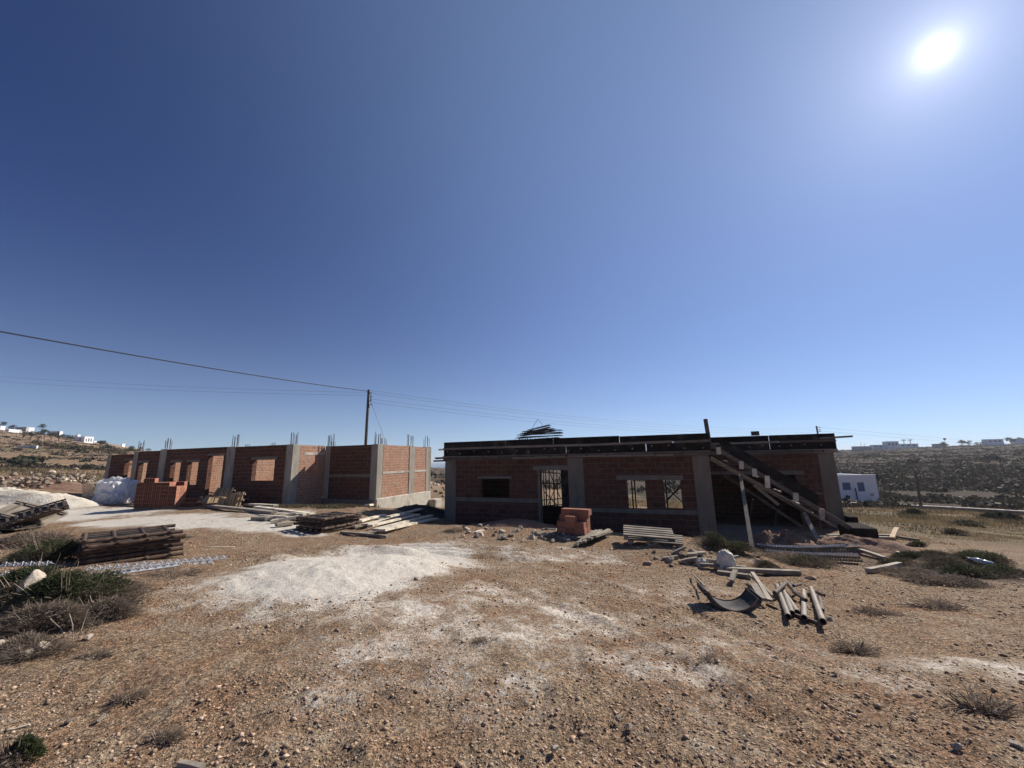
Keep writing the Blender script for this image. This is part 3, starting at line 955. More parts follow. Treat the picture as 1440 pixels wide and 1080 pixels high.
for (a, b_) in (((757, 679), (800, 681)), ((757, 704), (800, 700)), ((757, 712), (800, 709)), ((764, 690), (792, 720)), ((766, 722), (790, 664)), ((772, 662), (788, 700)), ((757, 664), (800, 666))):
    bb = MB(); bb.tube(SP(*a, 3.6), SP(*b_, 3.7), .022, n=6); bb.build('tube', M['steel_rust'], tr)

# ------------------------------------------------------------------ stack of reinforcement cages on the roof
mc = FR.w(U(757, 630, 2.5), 2.5, FZ + .18)
mt = thing('mesh_stack', 'untidy stack of rusty reinforcement cages lying on the flat roof', 'rebar cages', mc, FR.rz)
mx = .0
rnd = random.Random(4)
lay = [(-1.0, .9, .58, .02), (-1.05, 1.0, .70, .03), (-.95, 1.15, .82, .0), (-.8, .6, .94, .06), (-.7, .8, 1.0, .04), (-.45, .6, 1.12, .10), (.0, 1.15, .98, -.02)]
for (x0, x1, z_, tl) in lay:
    b = MB()
    for vv in (-.18, 0, .18):
        for dz in (0, .1):
            b.tube((x0, vv + rnd.uniform(-.04, .04), z_ + dz - tl), (x1, vv, z_ + dz + tl), .013, n=5)
    x = x0
    while x < x1:
        zz = z_ + (x - (x0 + x1) / 2) / (x1 - x0) * 2 * tl
        for vv in (-.19, .19): b.tube((x, vv, zz - .01), (x, vv, zz + .11), .007, n=4)
        for dz in (0, .1): b.tube((x, -.19, zz + dz), (x, .19, zz + dz), .007, n=4)
        x += .24
    b.build('cage', M['steel_rebar'], mt)
b = MB()
for k_ in range(26):
    x = rnd.uniform(-1.0, .9); b.tube((x, rnd.uniform(-.2, .2), 0), (x + rnd.uniform(-.1, .1), rnd.uniform(-.2, .2), .75), .016, n=4)
for z_ in (.1, .25, .4, .52): b.beam((-1.0, -.15, z_), (1.0, -.1, z_ + .03), .04, .05)
b.poly([(-.28, 0, 1.2), (.02, 0, 1.62), (.3, 0, 1.25)], .008, 5)
b.build('bearers', M['steel_rebar'], mt)

# ------------------------------------------------------------------ left building
FL = Frame(at_depth(529, 690, 19.8), .4)
lb = thing('brick_building', 'long roofless brick shell with window openings and bars on its columns', 'building', (FL.p.x, FL.p.y, 0), FL.rz)
UL = lambda px, py=690, v=0: FL.loc(px, py, v)[0]
ZL = lambda px, py, v=0: FL.loc(px, py, v)[1]
tC = ZL(529, 625)
UA = UL(456, 660); VA = FL.side(407, 690, UA)[0]
BO = M['brick_wall_orange_lit']
CB = -.75


def rebar(parent, u, v, z, h=.62, n_=7):
    b = MB(); rr_ = random.Random(int(u * 100 + v * 10))
    for k_ in range(n_):
        a = 2 * math.pi * k_ / n_
        x, y = u + .17 * math.cos(a), v + .12 * math.sin(a)
        b.tube((x, y, z - .05), (x + rr_.uniform(-.025, .025), y + rr_.uniform(-.02, .02), z + h * rr_.uniform(.72, 1.08)), .013, n=5)
    return b.build('starter_bars', M['steel_rebar'], parent)


def lcol(u0, u1, v0, v1, z1, bars=True, z0=CB):
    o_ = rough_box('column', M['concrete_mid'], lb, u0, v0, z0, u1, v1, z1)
    if bars: rebar(o_, (u0 + u1) / 2, (v0 + v1) / 2, z1)
    return o_


# front wall between the corner and the inner corner
wall(UA + .0, -.42, CB, tC, 0, .22, [], BW, lb)
lcol(-.40, .0, -.02, .40, tC + .015)
lcol(UA + .02, UA + .36, -.025, .3, tC + .01)
rough_box('concrete_band', CO, lb, UA + .38, -.015, ZL(500, 671), -.425, .235, ZL(500, 667), .004, .006)
rough_box('plinth', CO, lb, UA + .02, -.06, CB - .1, .0, -.027, ZL(500, 702), .01, .01)
# lit end wall on the right
VE = FL.side(605, 690, 0)[0]
vm0, vm1 = FL.side(574, 690, 0)[0], FL.side(582, 690, 0)[0]
ve0 = FL.side(598, 690, 0)[0]
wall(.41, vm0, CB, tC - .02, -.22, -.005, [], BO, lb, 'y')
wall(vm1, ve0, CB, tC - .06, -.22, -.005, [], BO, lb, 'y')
lcol(-.3, .02, vm0 + .002, vm1 - .002, tC)
lcol(-.3, .02, ve0 + .002, VE, tC - .03)
zb0, zb1 = FL.side(550, 665.5, .01)[1], FL.side(550, 663.5, .01)[1]
rough_box('concrete_band', M['concrete_pale_lit'], lb, -.2, .42, zb0 - .02, .012, vm0 - .005, zb1 + .02, .004, .005)
rough_box('concrete_band', M['concrete_pale_lit'], lb, -.2, vm1 + .005, zb0 - .02, .012, ve0 - .005, zb1 + .02, .004, .005)
zp = FL.side(550, 698, .03)[1]
rough_box('plinth', M['concrete_pale_lit'], lb, -.2, .0, CB - .2, .05, VE + .02, zp, .02, .03)
rough_box('plinth', M['concrete_pale_lit'], lb, .0, VE - .2, CB - .3, .5, VE + .5, CB + .25, .02, .03)
# cross wall with a window at the recess
vw0, vw1 = FL.side(430, 650, UA)[0], FL.side(447, 650, UA)[0]
tA = ZL(408, 625.5, VA)
wz0, wz1 = FL.side(438, 669, UA)[1], FL.side(438, 640, UA)[1]
wall(VA + .42, -.03, CB, tA - .01, UA - .22, UA, [(vw0, min(vw1, -.2), wz0, wz1)], BO, lb, 'y')
rough_box('concrete_band', M['concrete_pale_lit'], lb, UA - .21, vw0 - .12, wz1 + .003, UA + .012, -.035, wz1 + .13, .004, .005)
rough_box('plinth', CO, lb, UA - .1, VA + .42, CB - .1, UA + .03, -.07, CB + .35, .01, .01)
# long front wall, bay by bay; each bay its own top
lcol(UA - .42, UA + .02, VA - .02, VA + .40, tA + .02)
bays = [  # column px (left,right), openings px (x0,x1,ytop,ybottom), top pixel
    ((315, 327), [(354, 385, 646.5, 676)], (365, 627)),
    ((221, 230), [(239, 252.5, 650.5, 682), (262.5, 277.5, 650, 682), (291, 312, 641, 697)], (270, 630.5)),
    ((184, 190), [(194, 205.5, 651, 678.5)], (207, 634.5)),
    ((147, 152), [(173.5, 184, 648, 677)], (165, 639.5)),
]
right = UA - .42
xs_c = []
for (cx0, cx1), ops, tp in bays:
    u0, u1 = UL(cx0, 670, VA), UL(cx1, 670, VA)
    tz = ZL(tp[0], tp[1], VA)
    op = [(UL(a, 665, VA), UL(b_, 665, VA), ZL((a + b_) / 2, d_, VA), ZL((a + b_) / 2, c_, VA)) for a, b_, c_, d_ in ops]
    wall(u1 + .002, right - .002, CB, tz, VA, VA + .22, op, BW, lb)
    for o_ in op:
        rough_box('concrete_band', CO, lb, o_[0] - .12, VA - .012, o_[3] + .003, o_[1] + .12, VA + .232, o_[3] + .13, .004, .005)
    lcol(u0, u1, VA - .02, VA + .35, tz + .02, cx0 not in (147,))
    # cross wall behind the column, and rear wall
    wall(VA + .36, VE - .3, CB, tz - .1, u0 + .05, u0 + .25, [(VA + 1.6, VA + 2.6, CB + .01, CB + 2.3)] if cx0 in (184,) else [], BO, lb, 'y')
    rear = [(u0 + .9, u0 + 2.0, .0, 1.5)] if (right - u0) < 5 else [(u0 + 1.0, u0 + 2.2, .2, 1.6), (u0 + 3.4, u0 + 4.6, .2, 1.6)]
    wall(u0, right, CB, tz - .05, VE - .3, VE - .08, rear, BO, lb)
    lcol(u0, u1, VE - .07, VE + .28, tz)
    xs_c.append((u0, right, tz)); right = u0
# a partition close behind the door bay and one behind the first window
for px_, dv in ((283, .9), (342, 1.3), (256, 1.0), (232, 1.0)):
    u_ = UL(px_, 665, VA)
    wall(VA + .24, VA + dv + 1.6, CB, tA - .15, u_ - .1, u_ + .1, [], BO, lb, 'y')
wall(UA - .4, -.3, CB, tC - .05, VE - .3, VE - .08, [(-3.2, -2.1, .0, 1.5)], BO, lb)
lcol(UA - .4, UA, VE - .07, VE + .3, tC)
pbox('floor_slab', CO, lb, xs_c[-1][0] + .3, VA + .24, CB - .1, UA - .23, VE - .32, -.38)
pbox('floor_slab', CO, lb, UA - .228, .24, CB - .1, -.31, VE - .32, -.38)

# ------------------------------------------------------------------ small builders
def plank(px0, px1, w_, t_, mat, label, cat='plank', group=None, l0=0.0, l1=0.0, name='plank', jit=.004):
    a, b_ = G(*px0), G(*px1)
    a.z += l0 + t_ / 2; b_.z += l1 + t_ / 2
    c_ = (a + b_) / 2
    bb = MB()
    # two segments so a plank can be a little bowed
    mid = c_ + Vector((random.uniform(-.01, .01), random.uniform(-.01, .01), random.uniform(-.006, .012))) - c_
    d = (b_ - a).normalized(); sd = d.cross(Vector((0, 0, 1))).normalized(); up = sd.cross(d)
    vs = []
    for e in (a - c_, mid, b_ - c_):
        for s1, s2 in ((-1, -1), (1, -1), (1, 1), (-1, 1)):
            vs.append(e + sd * (s1 * w_ / 2) + up * (s2 * t_ / 2) + Vector((random.uniform(-jit, jit), random.uniform(-jit, jit), random.uniform(-jit, jit))))
    fs = [(3, 2, 1, 0), (8, 9, 10, 11)]
    for s_ in (0, 4):
        for e in range(4): fs.append((s_ + e, s_ + (e + 1) % 4, s_ + 4 + (e + 1) % 4, s_ + 4 + e))
    bb.add(vs, fs)
    o_ = bb.build(name, mat); o_.location = c_
    return tag(o_, label, cat, group)


def rock_mesh(seed, sub=2):
    rn = random.Random(seed)
    bm = bmesh.new(); bmesh.ops.create_icosphere(bm, subdivisions=sub, radius=1)
    off = Vector((rn.uniform(-50, 50), rn.uniform(-50, 50), rn.uniform(-50, 50)))
    planes = [(Vector((rn.gauss(0, 1), rn.gauss(0, 1), rn.gauss(0, 1))).normalized(), rn.uniform(.5, .85)) for _ in range(9)]
    sc = Vector((1, rn.uniform(.65, .95), rn.uniform(.5, .8)))
    for v_ in bm.verts:
        p = v_.co * (1 + .25 * mnoise.noise(v_.co * 1.5 + off))
        for n_, d_ in planes:
            k_ = p.dot(n_)
            if k_ > d_: p = p - n_ * (k_ - d_)
        v_.co = Vector((p.x * sc.x, p.y * sc.y, p.z * sc.z))
    me = bpy.data.meshes.new('rock'); bm.to_mesh(me); bm.free()
    return me


ROCKS = []
for i in range(8):
    me = rock_mesh(100 + i); me.materials.append(M['rock']); ROCKS.append(me)
ROCKP = []
for i in range(5):
    me = rock_mesh(200 + i, 3); me.materials.append(M['rock_pale']); ROCKP.append(me)


def rock(p, size, label, group=None, pale=False, sink=.3, name='rock', sz=1.0, cat='rock'):
    o_ = bpy.data.objects.new(name, random.choice(ROCKP if pale else ROCKS)); COL.objects.link(o_)
    o_.location = p + Vector((0, 0, size * .6 * (.7 - sink)))
    o_.scale = (size, size, size * sz)
    o_.rotation_euler = (random.uniform(-.3, .3), random.uniform(-.3, .3), random.uniform(0, 6.28))
    return tag(o_, label, cat, group)


# ------------------------------------------------------------------ clay block stacks
def block_mesh(w_, d_, h_):
    """hollow clay block: perforated long face towards -y"""
    b = MB()
    nx, nz = 4, 3
    m_ = .014
    xs_ = [-w_ / 2]; zs_ = [0]
    cw = (w_ - m_ * (nx + 1)) / nx; chh = (h_ - m_ * (nz + 1)) / nz
    for i in range(nx): xs_ += [xs_[-1] + m_, xs_[-1] + m_ + cw]
    xs_.append(w_ / 2)
    for i in range(nz): zs_ += [zs_[-1] + m_, zs_[-1] + m_ + chh]
    zs_.append(h_)
    y0, y1 = -d_ / 2, d_ / 2
    for i in range(len(xs_) - 1):
        for j in range(len(zs_) - 1):
            P = [(xs_[i], y0, zs_[j]), (xs_[i + 1], y0, zs_[j]), (xs_[i + 1], y0, zs_[j + 1]), (xs_[i], y0, zs_[j + 1])]
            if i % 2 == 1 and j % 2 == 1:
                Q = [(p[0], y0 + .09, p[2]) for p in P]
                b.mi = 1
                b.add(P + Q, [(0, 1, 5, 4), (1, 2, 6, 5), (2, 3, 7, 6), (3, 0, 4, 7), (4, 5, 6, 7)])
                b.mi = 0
            else: b.add(P, [(0, 1, 2, 3)])
    x0, x1, z1 = -w_ / 2, w_ / 2, h_
    b.add([(x0, y0, 0), (x1, y0, 0), (x1, y1, 0), (x0, y1, 0), (x0, y0, z1), (x1, y0, z1), (x1, y1, z1), (x0, y1, z1)],
          [(0, 3, 2, 1), (4, 5, 6, 7), (1, 2, 6, 5), (2, 3, 7, 6), (3, 0, 4, 7)])
    return b


blk = block_mesh(.33, .30, .19).build('clay_block', [M['clay_block'], M['clay_hole_shade']])
blk_used = False


def put_block(p, rz, label, group, sc=(1, 1, 1)):
    global blk_used
    o_ = blk if not blk_used else blk.copy()
    if blk_used: COL.objects.link(o_)
    blk_used = True
    o_.location = p; o_.rotation_euler = (0, 0, rz + random.uniform(-.025, .025)); o_.scale = sc
    tag(o_, label, 'brick', group)


def pallet(p, rz, L_, D_, label, group=None, mat='timber_grey', tilt=(0, 0)):
    t_ = thing('pallet', label, 'pallet', p, rz, group)
    t_.rotation_euler = (tilt[0], tilt[1], rz)
    for y_ in (-D_ / 2 + .06, 0, D_ / 2 - .06):
        b = MB(); b.box(-L_ / 2, y_ - .05, 0.0, L_ / 2, y_ + .05, .085); b.build('bearer', M[mat], t_)
    n_ = int(L_ / .16)
    for k_ in range(n_):
        x = -L_ / 2 + (k_ + .5) * L_ / n_
        b = MB(); b.box(x - .05, -D_ / 2, .088, x + .05, D_ / 2, .11); b.build('slat', M[mat], t_)
    return t_


# left stack
c_ = G(216, 717); rz = R(14)
ex_, ey_ = Vector((math.cos(rz), math.sin(rz), 0)), Vector((-math.sin(rz), math.cos(rz), 0))
w_px = px_size(216, 717, 41)
sc = w_px / (5 * .335)
nC, nR = 5, 3
c_ = c_ + ex_ * .0 + ey_ * (nR * .305 * sc / 2)
c_.z = gh(c_.x, c_.y)
pallet(c_ - Vector((0, 0, .02)), rz, nC * .34 * sc, nR * .31 * sc, 'wooden pallet under the left stack of clay blocks')
tops = {0: [6, 6, 6, 6, 5], 1: [6, 6, 6, 6, 5], 2: [6, 6, 6, 6, 6]}
for r_ in range(nR):
    for i in range(nC):
        for z_ in range(tops[r_][i]):
            if r_ == 1 and 0 < i < 4 and z_ < 5: continue       # hidden core
            put_block(c_ + ex_ * ((i - 2) * .336 * sc) + ey_ * ((r_ - 1) * .306 * sc) + Vector((0, 0, .095 + z_ * .192 * sc)), rz,
                      'hollow terracotta block in the tall stack beside the white bulk bag', 'clay blocks stacked by the bulk bag', (sc, sc, sc))
put_block(c_ + ex_ * (-1.1 * .336 * sc) + ey_ * (-.9 * .306 * sc) + Vector((0, 0, .095 + 6 * .192 * sc)), rz + .05, 'lone hollow terracotta block on top of the left stack', None, (sc * 1.35, sc, sc * 1.1))
c2 = G(258, 713)
for i in range(5):
    put_block(c2 + Vector((i % 3 * .36 - .1, (i // 3) * .3 + .1, (i // 3) * .17)), .3 + random.random() * .4, 'spare terracotta block lying right of the left block stack', 'spare blocks beside the left stack', (sc, sc, sc))

# right stack in front of the door
c_ = G(800, 757); rz = FR.rz - .12
ex_, ey_ = Vector((math.cos(rz), math.sin(rz), 0)), Vector((-math.sin(rz), math.cos(rz), 0))
sc = px_size(800, 757, 42) / (3 * .335)
base_ = c_ + ey_ * .36; base_.z = gh(base_.x, base_.y)
pallet(base_ - Vector((0, 0, .03)), rz, 1.5 * sc, 1.1, 'wooden pallet under the small block stack by the doorway')
lay = [(0, [(-1, -.4), (0, -.55), (1, -.5), (-1, .5), (0, .5), (1, .5)]), (1, [(-1, -.3), (0, -.45), (.95, -.5), (-1, .5), (0, .5), (1, .5)]),
       (2, [(0, -.5), (-1, .5), (0, .5), (1, .5), (1.0, -.45)]), (3, [(-.8, .55), (.2, .55), (1.2, .5)])]
for z_, lst in lay:
    for (i, j) in lst:
        if z_ == 2 and j < 0 and i > .5: continue
        put_block(base_ + ex_ * (i * .336 * sc) + ey_ * (j * .33 * sc) + Vector((0, 0, .085 + z_ * .192 * sc)), rz + math.pi + (0 if z_ else .02),
                  'terracotta block in the small stack before the doorway', 'clay blocks stacked by the doorway', (sc, 1.05 * sc, sc))

# ------------------------------------------------------------------ scaffold frame stacks
def frame_thing(L_, D_, label, group):
    t_ = thing('scaffold_frame', label, 'scaffold', (0, 0, 0), 0, group)
    for y_ in (-D_ / 2, D_ / 2):
        b = MB(); b.smooth = False; b.pipe((-L_ / 2 - .03, y_, .035), (L_ / 2 + .16, y_, .035), .035, .006, 10); b.build('long_tube', M['steel_rust'], t_)
    for x in (-L_ / 2 + .02, -L_ / 6, L_ / 6, L_ / 2 - .05):
        b = MB(); b.pipe((x, -D_ / 2 - .05, .038), (x, D_ / 2 + .05, .038), .032, .006, 8); b.build('cross_tube', M['steel_rust'], t_)
    for y_ in (-D_ / 4, 0, D_ / 4):
        b = MB(); b.beam((-L_ / 2, y_, .035), (L_ / 2, y_, .035), .1, .03); b.build('infill_board', M['timber_dark'], t_)
    return t_


def frame_stack(front, right_, left_, n_, label, group, dz=.082):
    a, r_, l_ = G(*front), G(*right_), G(*left_)
    d = (r_ - a); L_ = math.hypot(d.x, d.y); rz_ = math.atan2(d.y, d.x)
    e = Vector((-math.sin(rz_), math.cos(rz_), 0)); D_ = max(.7, abs((l_ - a).dot(e)))
    D_ = min(D_, 1.15)
    c0 = a + Vector((d.x, d.y, 0)) * .5 + e * (D_ / 2); c0.z = min(a.z, r_.z, gh(c0.x, c0.y)) + .02
    pr = None
    for k_ in range(n_):
        t_ = frame_thing(L_, D_, label, group) if pr is None else copy_tree(pr)
        pr = pr or t_
        t_.location = c0 + Vector((random.uniform(-.05, .05), random.uniform(-.04, .04), k_ * dz))
        t_.rotation_euler.z = rz_ + random.uniform(-.025, .025)


frame_stack((112, 797), (240, 784), (66, 787), 6, 'rusty scaffold frame in the larger stack by the left shrubs', 'scaffold frames in the large left stack')
frame_stack((450, 752), (500, 742), (405, 747), 5, 'rusty scaffold frame in the smaller stack beside the pale planks', 'scaffold frames in the small stack', .088)

# ------------------------------------------------------------------ timber piles
PL = 'pale sawn plank lying in the loose pile left of the near building'
GP = 'pale planks in the loose pile'
for (a, b_, w_, l0, l1) in [((536, 755), (613, 734), .22, .14, .10), ((528, 753), (606, 730), .2, .12, .12), ((520, 749), (588, 729), .16, .16, .12),
                            ((512, 744), (578, 726), .2, .10, .06), ((497, 744), (570, 729), .14, .03, .03), ((505, 752), (560, 740), .14, 0, 0),
                            ((505, 735), (540, 726), .2, .02, .02), ((545, 738), (592, 722), .16, .22, .16), ((530, 733), (585, 719), .14, .02, .02), ((480, 750), (545, 757), .10, 0, .02)]:
    plank(a, b_, w_, .055, M['timber_pale'] if w_ > .15 else M['timber_weathered'], PL, 'plank', GP, l0, l1)
for (a, b_, lab) in [((360, 716), (440, 727), 'long pale plank lying in front of the timber frames'), ((295, 714), (385, 724), 'weathered grey plank lying in front of the timber frames'),
                     ((345, 712), (388, 714), 'short pale plank lying right of the timber frames'), ((388, 742), (412, 739), 'short brown beam lying left of the small scaffold stack'),
                     ((355, 732), (378, 732), 'grey round log lying on the pale gravel track'),
                     ((538, 712), (575, 708), 'thin pale plank lying before the lit end wall'), ((516, 713), (530, 711), 'short pale offcut lying before the lit end wall')]:
    plank(a, b_, .2, .09, M['timber_weathered'] if 'grey' in lab or 'brown' in lab else M['timber_pale'], lab, 'plank', None, .03, .03)
for (a, b_) in [((365, 728), (405, 735)), ((372, 733), (415, 729)), ((392, 726), (428, 731)), ((380, 737), (420, 734))]:
    plank(a, b_, .13, .08, M['timber_pale'], 'pale timber offcut in the small heap on the gravel track', 'offcut', 'offcuts heaped on the gravel track', .02, .12)
for (a, b_, l1) in [((350, 705), (362, 697), .2), ((338, 707), (352, 700), .3), ((366, 706), (377, 700), .15), ((270, 700), (296, 706), .35), ((282, 693), (300, 704), .3)]:
    plank(a, b_, .08, .06, M['timber_weathered'], 'thin grey lath leaning on the heap of timber frames', 'lath', 'laths leaning on the timber frames', .1, l1)


def ladder(p, rz_, L_, H_, n_, tilt, label):
    t_ = thing('lath_frame', label, 'timber frame', p, rz_)  # timber frame of crossed laths, not a pallet
    t_.rotation_euler = (tilt, 0, rz_)
    for z_ in (.04, H_ * .5, H_ - .06):
        b = MB(); b.beam((-L_ / 2, .05, z_), (L_ / 2, .05, z_), .05, .07); b.build('rail', M['timber_weathered'], t_)
    for k_ in range(n_):
        x = -L_ / 2 + L_ * (k_ + .3) / n_
        b = MB(); b.beam((x, 0, -.02), (x + random.uniform(-.05, .05), 0, H_ + random.uniform(-.05, .12)), .12, .05, up=(0, 1, 0)); b.build('upright', M['timber_yellow'], t_)
    return t_


s_ = px_size(320, 712, 40)
ladder(G(322, 713), R(-12), s_ * 1.15, .62, 7, R(-14), 'front yellow timber frame of crossed laths in the heap')
ladder(G(305, 708), R(-20), s_ * 1.2, .75, 6, R(-28), 'rear yellow timber frame of crossed laths in the heap')
ladder(G(300, 712) + Vector((-.4, .3, .1)), R(24), s_ * .9, .5, 6, R(-62), 'left timber frame lying nearly flat in the heap')
for k_ in range(8):
    a = (random.uniform(278, 330), random.uniform(704, 712)); b_ = (a[0] + random.uniform(12, 34), a[1] + random.uniform(-5, 4))
    plank(a, b_, .1, .05, M['timber_yellow'] if k_ % 2 else M['timber_weathered'], 'loose batten lying in the heap of timber frames', 'batten', 'loose battens among the timber frames', random.uniform(0, .5), random.uniform(.1, .6))

# wooden slatted panels at the left edge
def slat_panel(p, rz_, tx_, ty_, L_, D_, n_, mat, label, solid=False):
    t_ = thing('slatted_panel', label, 'panel', p, rz_)
    t_.rotation_euler = (tx_, ty_, rz_)
    if solid:
        b = MB(); b.box(-L_ / 2, -D_ / 2, -.012, L_ / 2, D_ / 2, .012); b.build('sheet', M[mat], t_)
    for k_ in range(n_):
        x = -L_ / 2 + L_ * (k_ + .5) / n_
        b = MB(); b.beam((x, -D_ / 2, .04), (x, D_ / 2, .04), .05, .045); b.build('slat', M[mat], t_)
    for y_ in (-D_ / 2 + .1, D_ / 2 - .1):
        b = MB(); b.box(-L_ / 2, y_ - .04, .063, L_ / 2, y_ + .04, .1); b.build('crossbar', M[mat], t_)
    return t_


g_ = G(22, 748)
slat_panel(g_ + Vector((0.1, .2, .30)), R(38), R(-6), R(-24), 1.3, 1.1, 8, 'timber_dark', 'dark slatted formwork panel tilted up at the left edge, front one', True)
slat_panel(g_ + Vector((-.35, .65, .42)), R(50), R(12), R(-18), 1.5, 1.0, 9, 'timber_dark', 'dark slatted formwork panel leaning behind the front one at left edge', True)
slat_panel(g_ + Vector((-.75, .9, .40)), R(20), R(18), R(20), 1.4, 1.0, 3, 'timber_grey', 'grey plywood sheet leaning at the left edge behind dark panels', True)
slat_panel(g_ + Vector((-.5, -.1, .16)), R(15), R(-3), R(5), 1.6, 1.0, 9, 'timber_dark', 'dark slatted formwork panel lying flat at left edge', True)

# pallet and grey laths in front of the near building
p_ = G(917, 764)
pallet(p_ + Vector((0, .25, .12)), FR.rz + .1 + math.pi / 2, .85, 1.15, 'weathered pallet tilted against the brick wall, upper of two', 'pallets by the brick wall', 'timber_grey', (R(3), R(-7)))
pallet(p_ + Vector((.12, .1, .01)), FR.rz - .02 + math.pi / 2, .85, 1.2, 'weathered pallet lying under another beside the brick wall', 'pallets by the brick wall', 'timber_grey', (R(2), R(-4)))
for k_ in range(12):
    x0 = 808 + k_ * 2.6 + random.uniform(-2, 2); y0 = 768 - k_ * .3 + random.uniform(-1, 1.5)
    plank((x0, y0), (x0 + random.uniform(20, 28), y0 - random.uniform(8, 14)), .09, .045, M['timber_weathered'], 'grey lath in the fan-shaped pile right of the doorway blocks', 'lath', 'grey laths right of the doorway', .02 + .012 * k_, .10)
plank((630, 719), (641, 735), .06, .06, M['timber_weathered'], 'thin grey lath leaning at the left foot of the near building', 'lath', None, .35, .0)
plank((660, 737), (676, 728), .12, .05, M['timber_grey'], 'grey board lying under the left window of the near building', 'board', None, .03, .05)
plank((668, 750), (680, 747), .1, .04, M['timber_pale'], 'small pale offcut lying before the near building', 'offcut')
plank((775, 746), (795, 743), .3, .06, M['timber_pale'], 'pale board lying on the threshold of the doorway', 'board', None, .0, .0)
plank((772, 752), (800, 762), .1, .06, M['timber_weathered'], 'weathered batten lying left of the doorway block stack', 'batten', None, .0, .0)

# beams and debris before the stair
plank((1020, 806), (1125, 810), .12, .075, M['timber_weathered'], 'thick weathered beam lying in the rubble before the stair', 'beam', None, .03, .02)
plank((985, 800), (1050, 805), .08, .05, M['timber_weathered'], 'thin weathered beam lying behind the thick one', 'beam', None, .06, .06)
plank((1010, 808), (1056, 814), .1, .07, M['timber_weathered'], 'short thin lath lying before the thick beam', 'lath', None, .0, .0)
plank((1222, 807), (1266, 797), .10, .08, M['timber_weathered'], 'thick weathered beam lying alone near the right shrubs', 'beam', None, .02, .02)
plank((1193, 773), (1245, 789), .10, .07, M['timber_weathered'], 'weathered beam lying on the soil bank right of the stair', 'beam', None, .05, .03)
plank((1165, 757), (1262, 757), .16, .09, M['timber_weathered'], 'long grey board lying at the foot of the stair', 'board', None, .03, .03)
plank((1255, 761), (1263, 752), .12, .07, M['timber_yellow'], 'short yellow offcut sticking up right of the stair', 'offcut', None, .05, .18)
plank((1256, 757), (1294, 762), .08, .06, M['timber_dark'], 'thin dark batten lying right of the stair', 'batten', None, .04, .02)
plank((1262, 777), (1283, 785), .06, .04, M['timber_pale'], 'thin pale stick lying before the right shrubs', 'stick')
for k_ in range(11):
    x0 = random.uniform(925, 1015); y0 = 783 + (x0 - 925) * .12 + random.uniform(-7, 8)
    a_ = random.uniform(-.5, .6); ln = random.uniform(14, 36)
    plank((x0, y0), (x0 + ln, y0 + a_ * ln * .35), random.uniform(.05, .13), .05, M[random.choice(['timber_weathered', 'timber_grey', 'timber_weathered'])],
          'weathered board scrap in the rubble before the near building', 'board scrap', 'board scraps in the rubble', random.uniform(0, .05), random.uniform(0, .12))

# ------------------------------------------------------------------ curved panel, tubes and planks at the right
def curved_panel():
    c0 = G(1024, 857)
    t_ = thing('curved_formwork', 'dark curved metal formwork shell lying open like a trough', 'formwork', c0)
    sc_ = c0.y / 5.6 * .82
    t_.rotation_euler = (R(-1), R(5), R(-12)); t_.scale = (sc_,) * 3
    Rr, Ro, Wd, n_ = .385, .44, .24, 26
    rows = [(math.cos(R(270 - 66) + R(132) * k_ / n_), math.sin(R(270 - 66) + R(132) * k_ / n_)) for k_ in range(n_ + 1)]

    def ring(pts):
        b = MB(); m_ = len(pts); vs = []
        for (c, s_) in rows: vs += [(c * r_, y_, s_ * r_ + Ro) for r_, y_ in pts]
        fs = [(k_ * m_ + e, k_ * m_ + (e + 1) % m_, (k_ + 1) * m_ + (e + 1) % m_, (k_ + 1) * m_ + e) for k_ in range(n_) for e in range(m_)]
        fs += [tuple(range(m_))[::-1], tuple(n_ * m_ + e for e in range(m_))]
        b.add(vs, fs); return b
    ring([(Rr, -Wd), (Rr, Wd), (Rr + .012, Wd), (Rr + .012, -Wd)]).build('shell', M['dark_metal'], t_)
    for y_ in (-Wd - .014, Wd + .003):
        ring([(Rr - .012, y_), (Rr - .012, y_ + .011), (Ro, y_ + .011), (Ro, y_)]).build('flange', M['dark_metal'], t_)
    ring([(Rr - .018, -Wd - .022), (Rr - .018, -Wd - .016), (Rr + .004, -Wd - .016), (Rr + .004, -Wd - .022)]).build('rim', M['tube_grey'], t_)
    for k_ in (0, n_):
        c, s_ = rows[k_]
        b = MB(); b.beam((c * (Rr + .05), -Wd, s_ * (Rr + .05) + Ro), (c * (Rr + .05), Wd, s_ * (Rr + .05) + Ro), .012, .08); b.build('end_flange', M['dark_metal'], t_)
curved_panel()


def tube_thing(a, b_, r_, l0, l1, label, coll=True):
    p, q = G(*a), G(*b_); p.z += r_ + l0; q.z += r_ + l1
    t_ = thing('steel_tube', label, 'tube', p, 0, 'steel tubes lying in the yard')
    b = MB(); b.smooth = False; b.pipe((0, 0, 0), q - p, r_, .006, 14); b.build('pipe', M['tube_grey'], t_)
    if coll:
        d = (q - p); e = d.normalized()
        b = MB(); b.tube(d - e * .02, d + e * .012, r_ * 1.03, n=14, cap=False); b.tube(d - e * .06, d - e * .055, r_ - .007, n=14); b.build('dark_end', M['inside_dark'], t_)  # end ring and a near-black disc standing in for shade inside the pipe


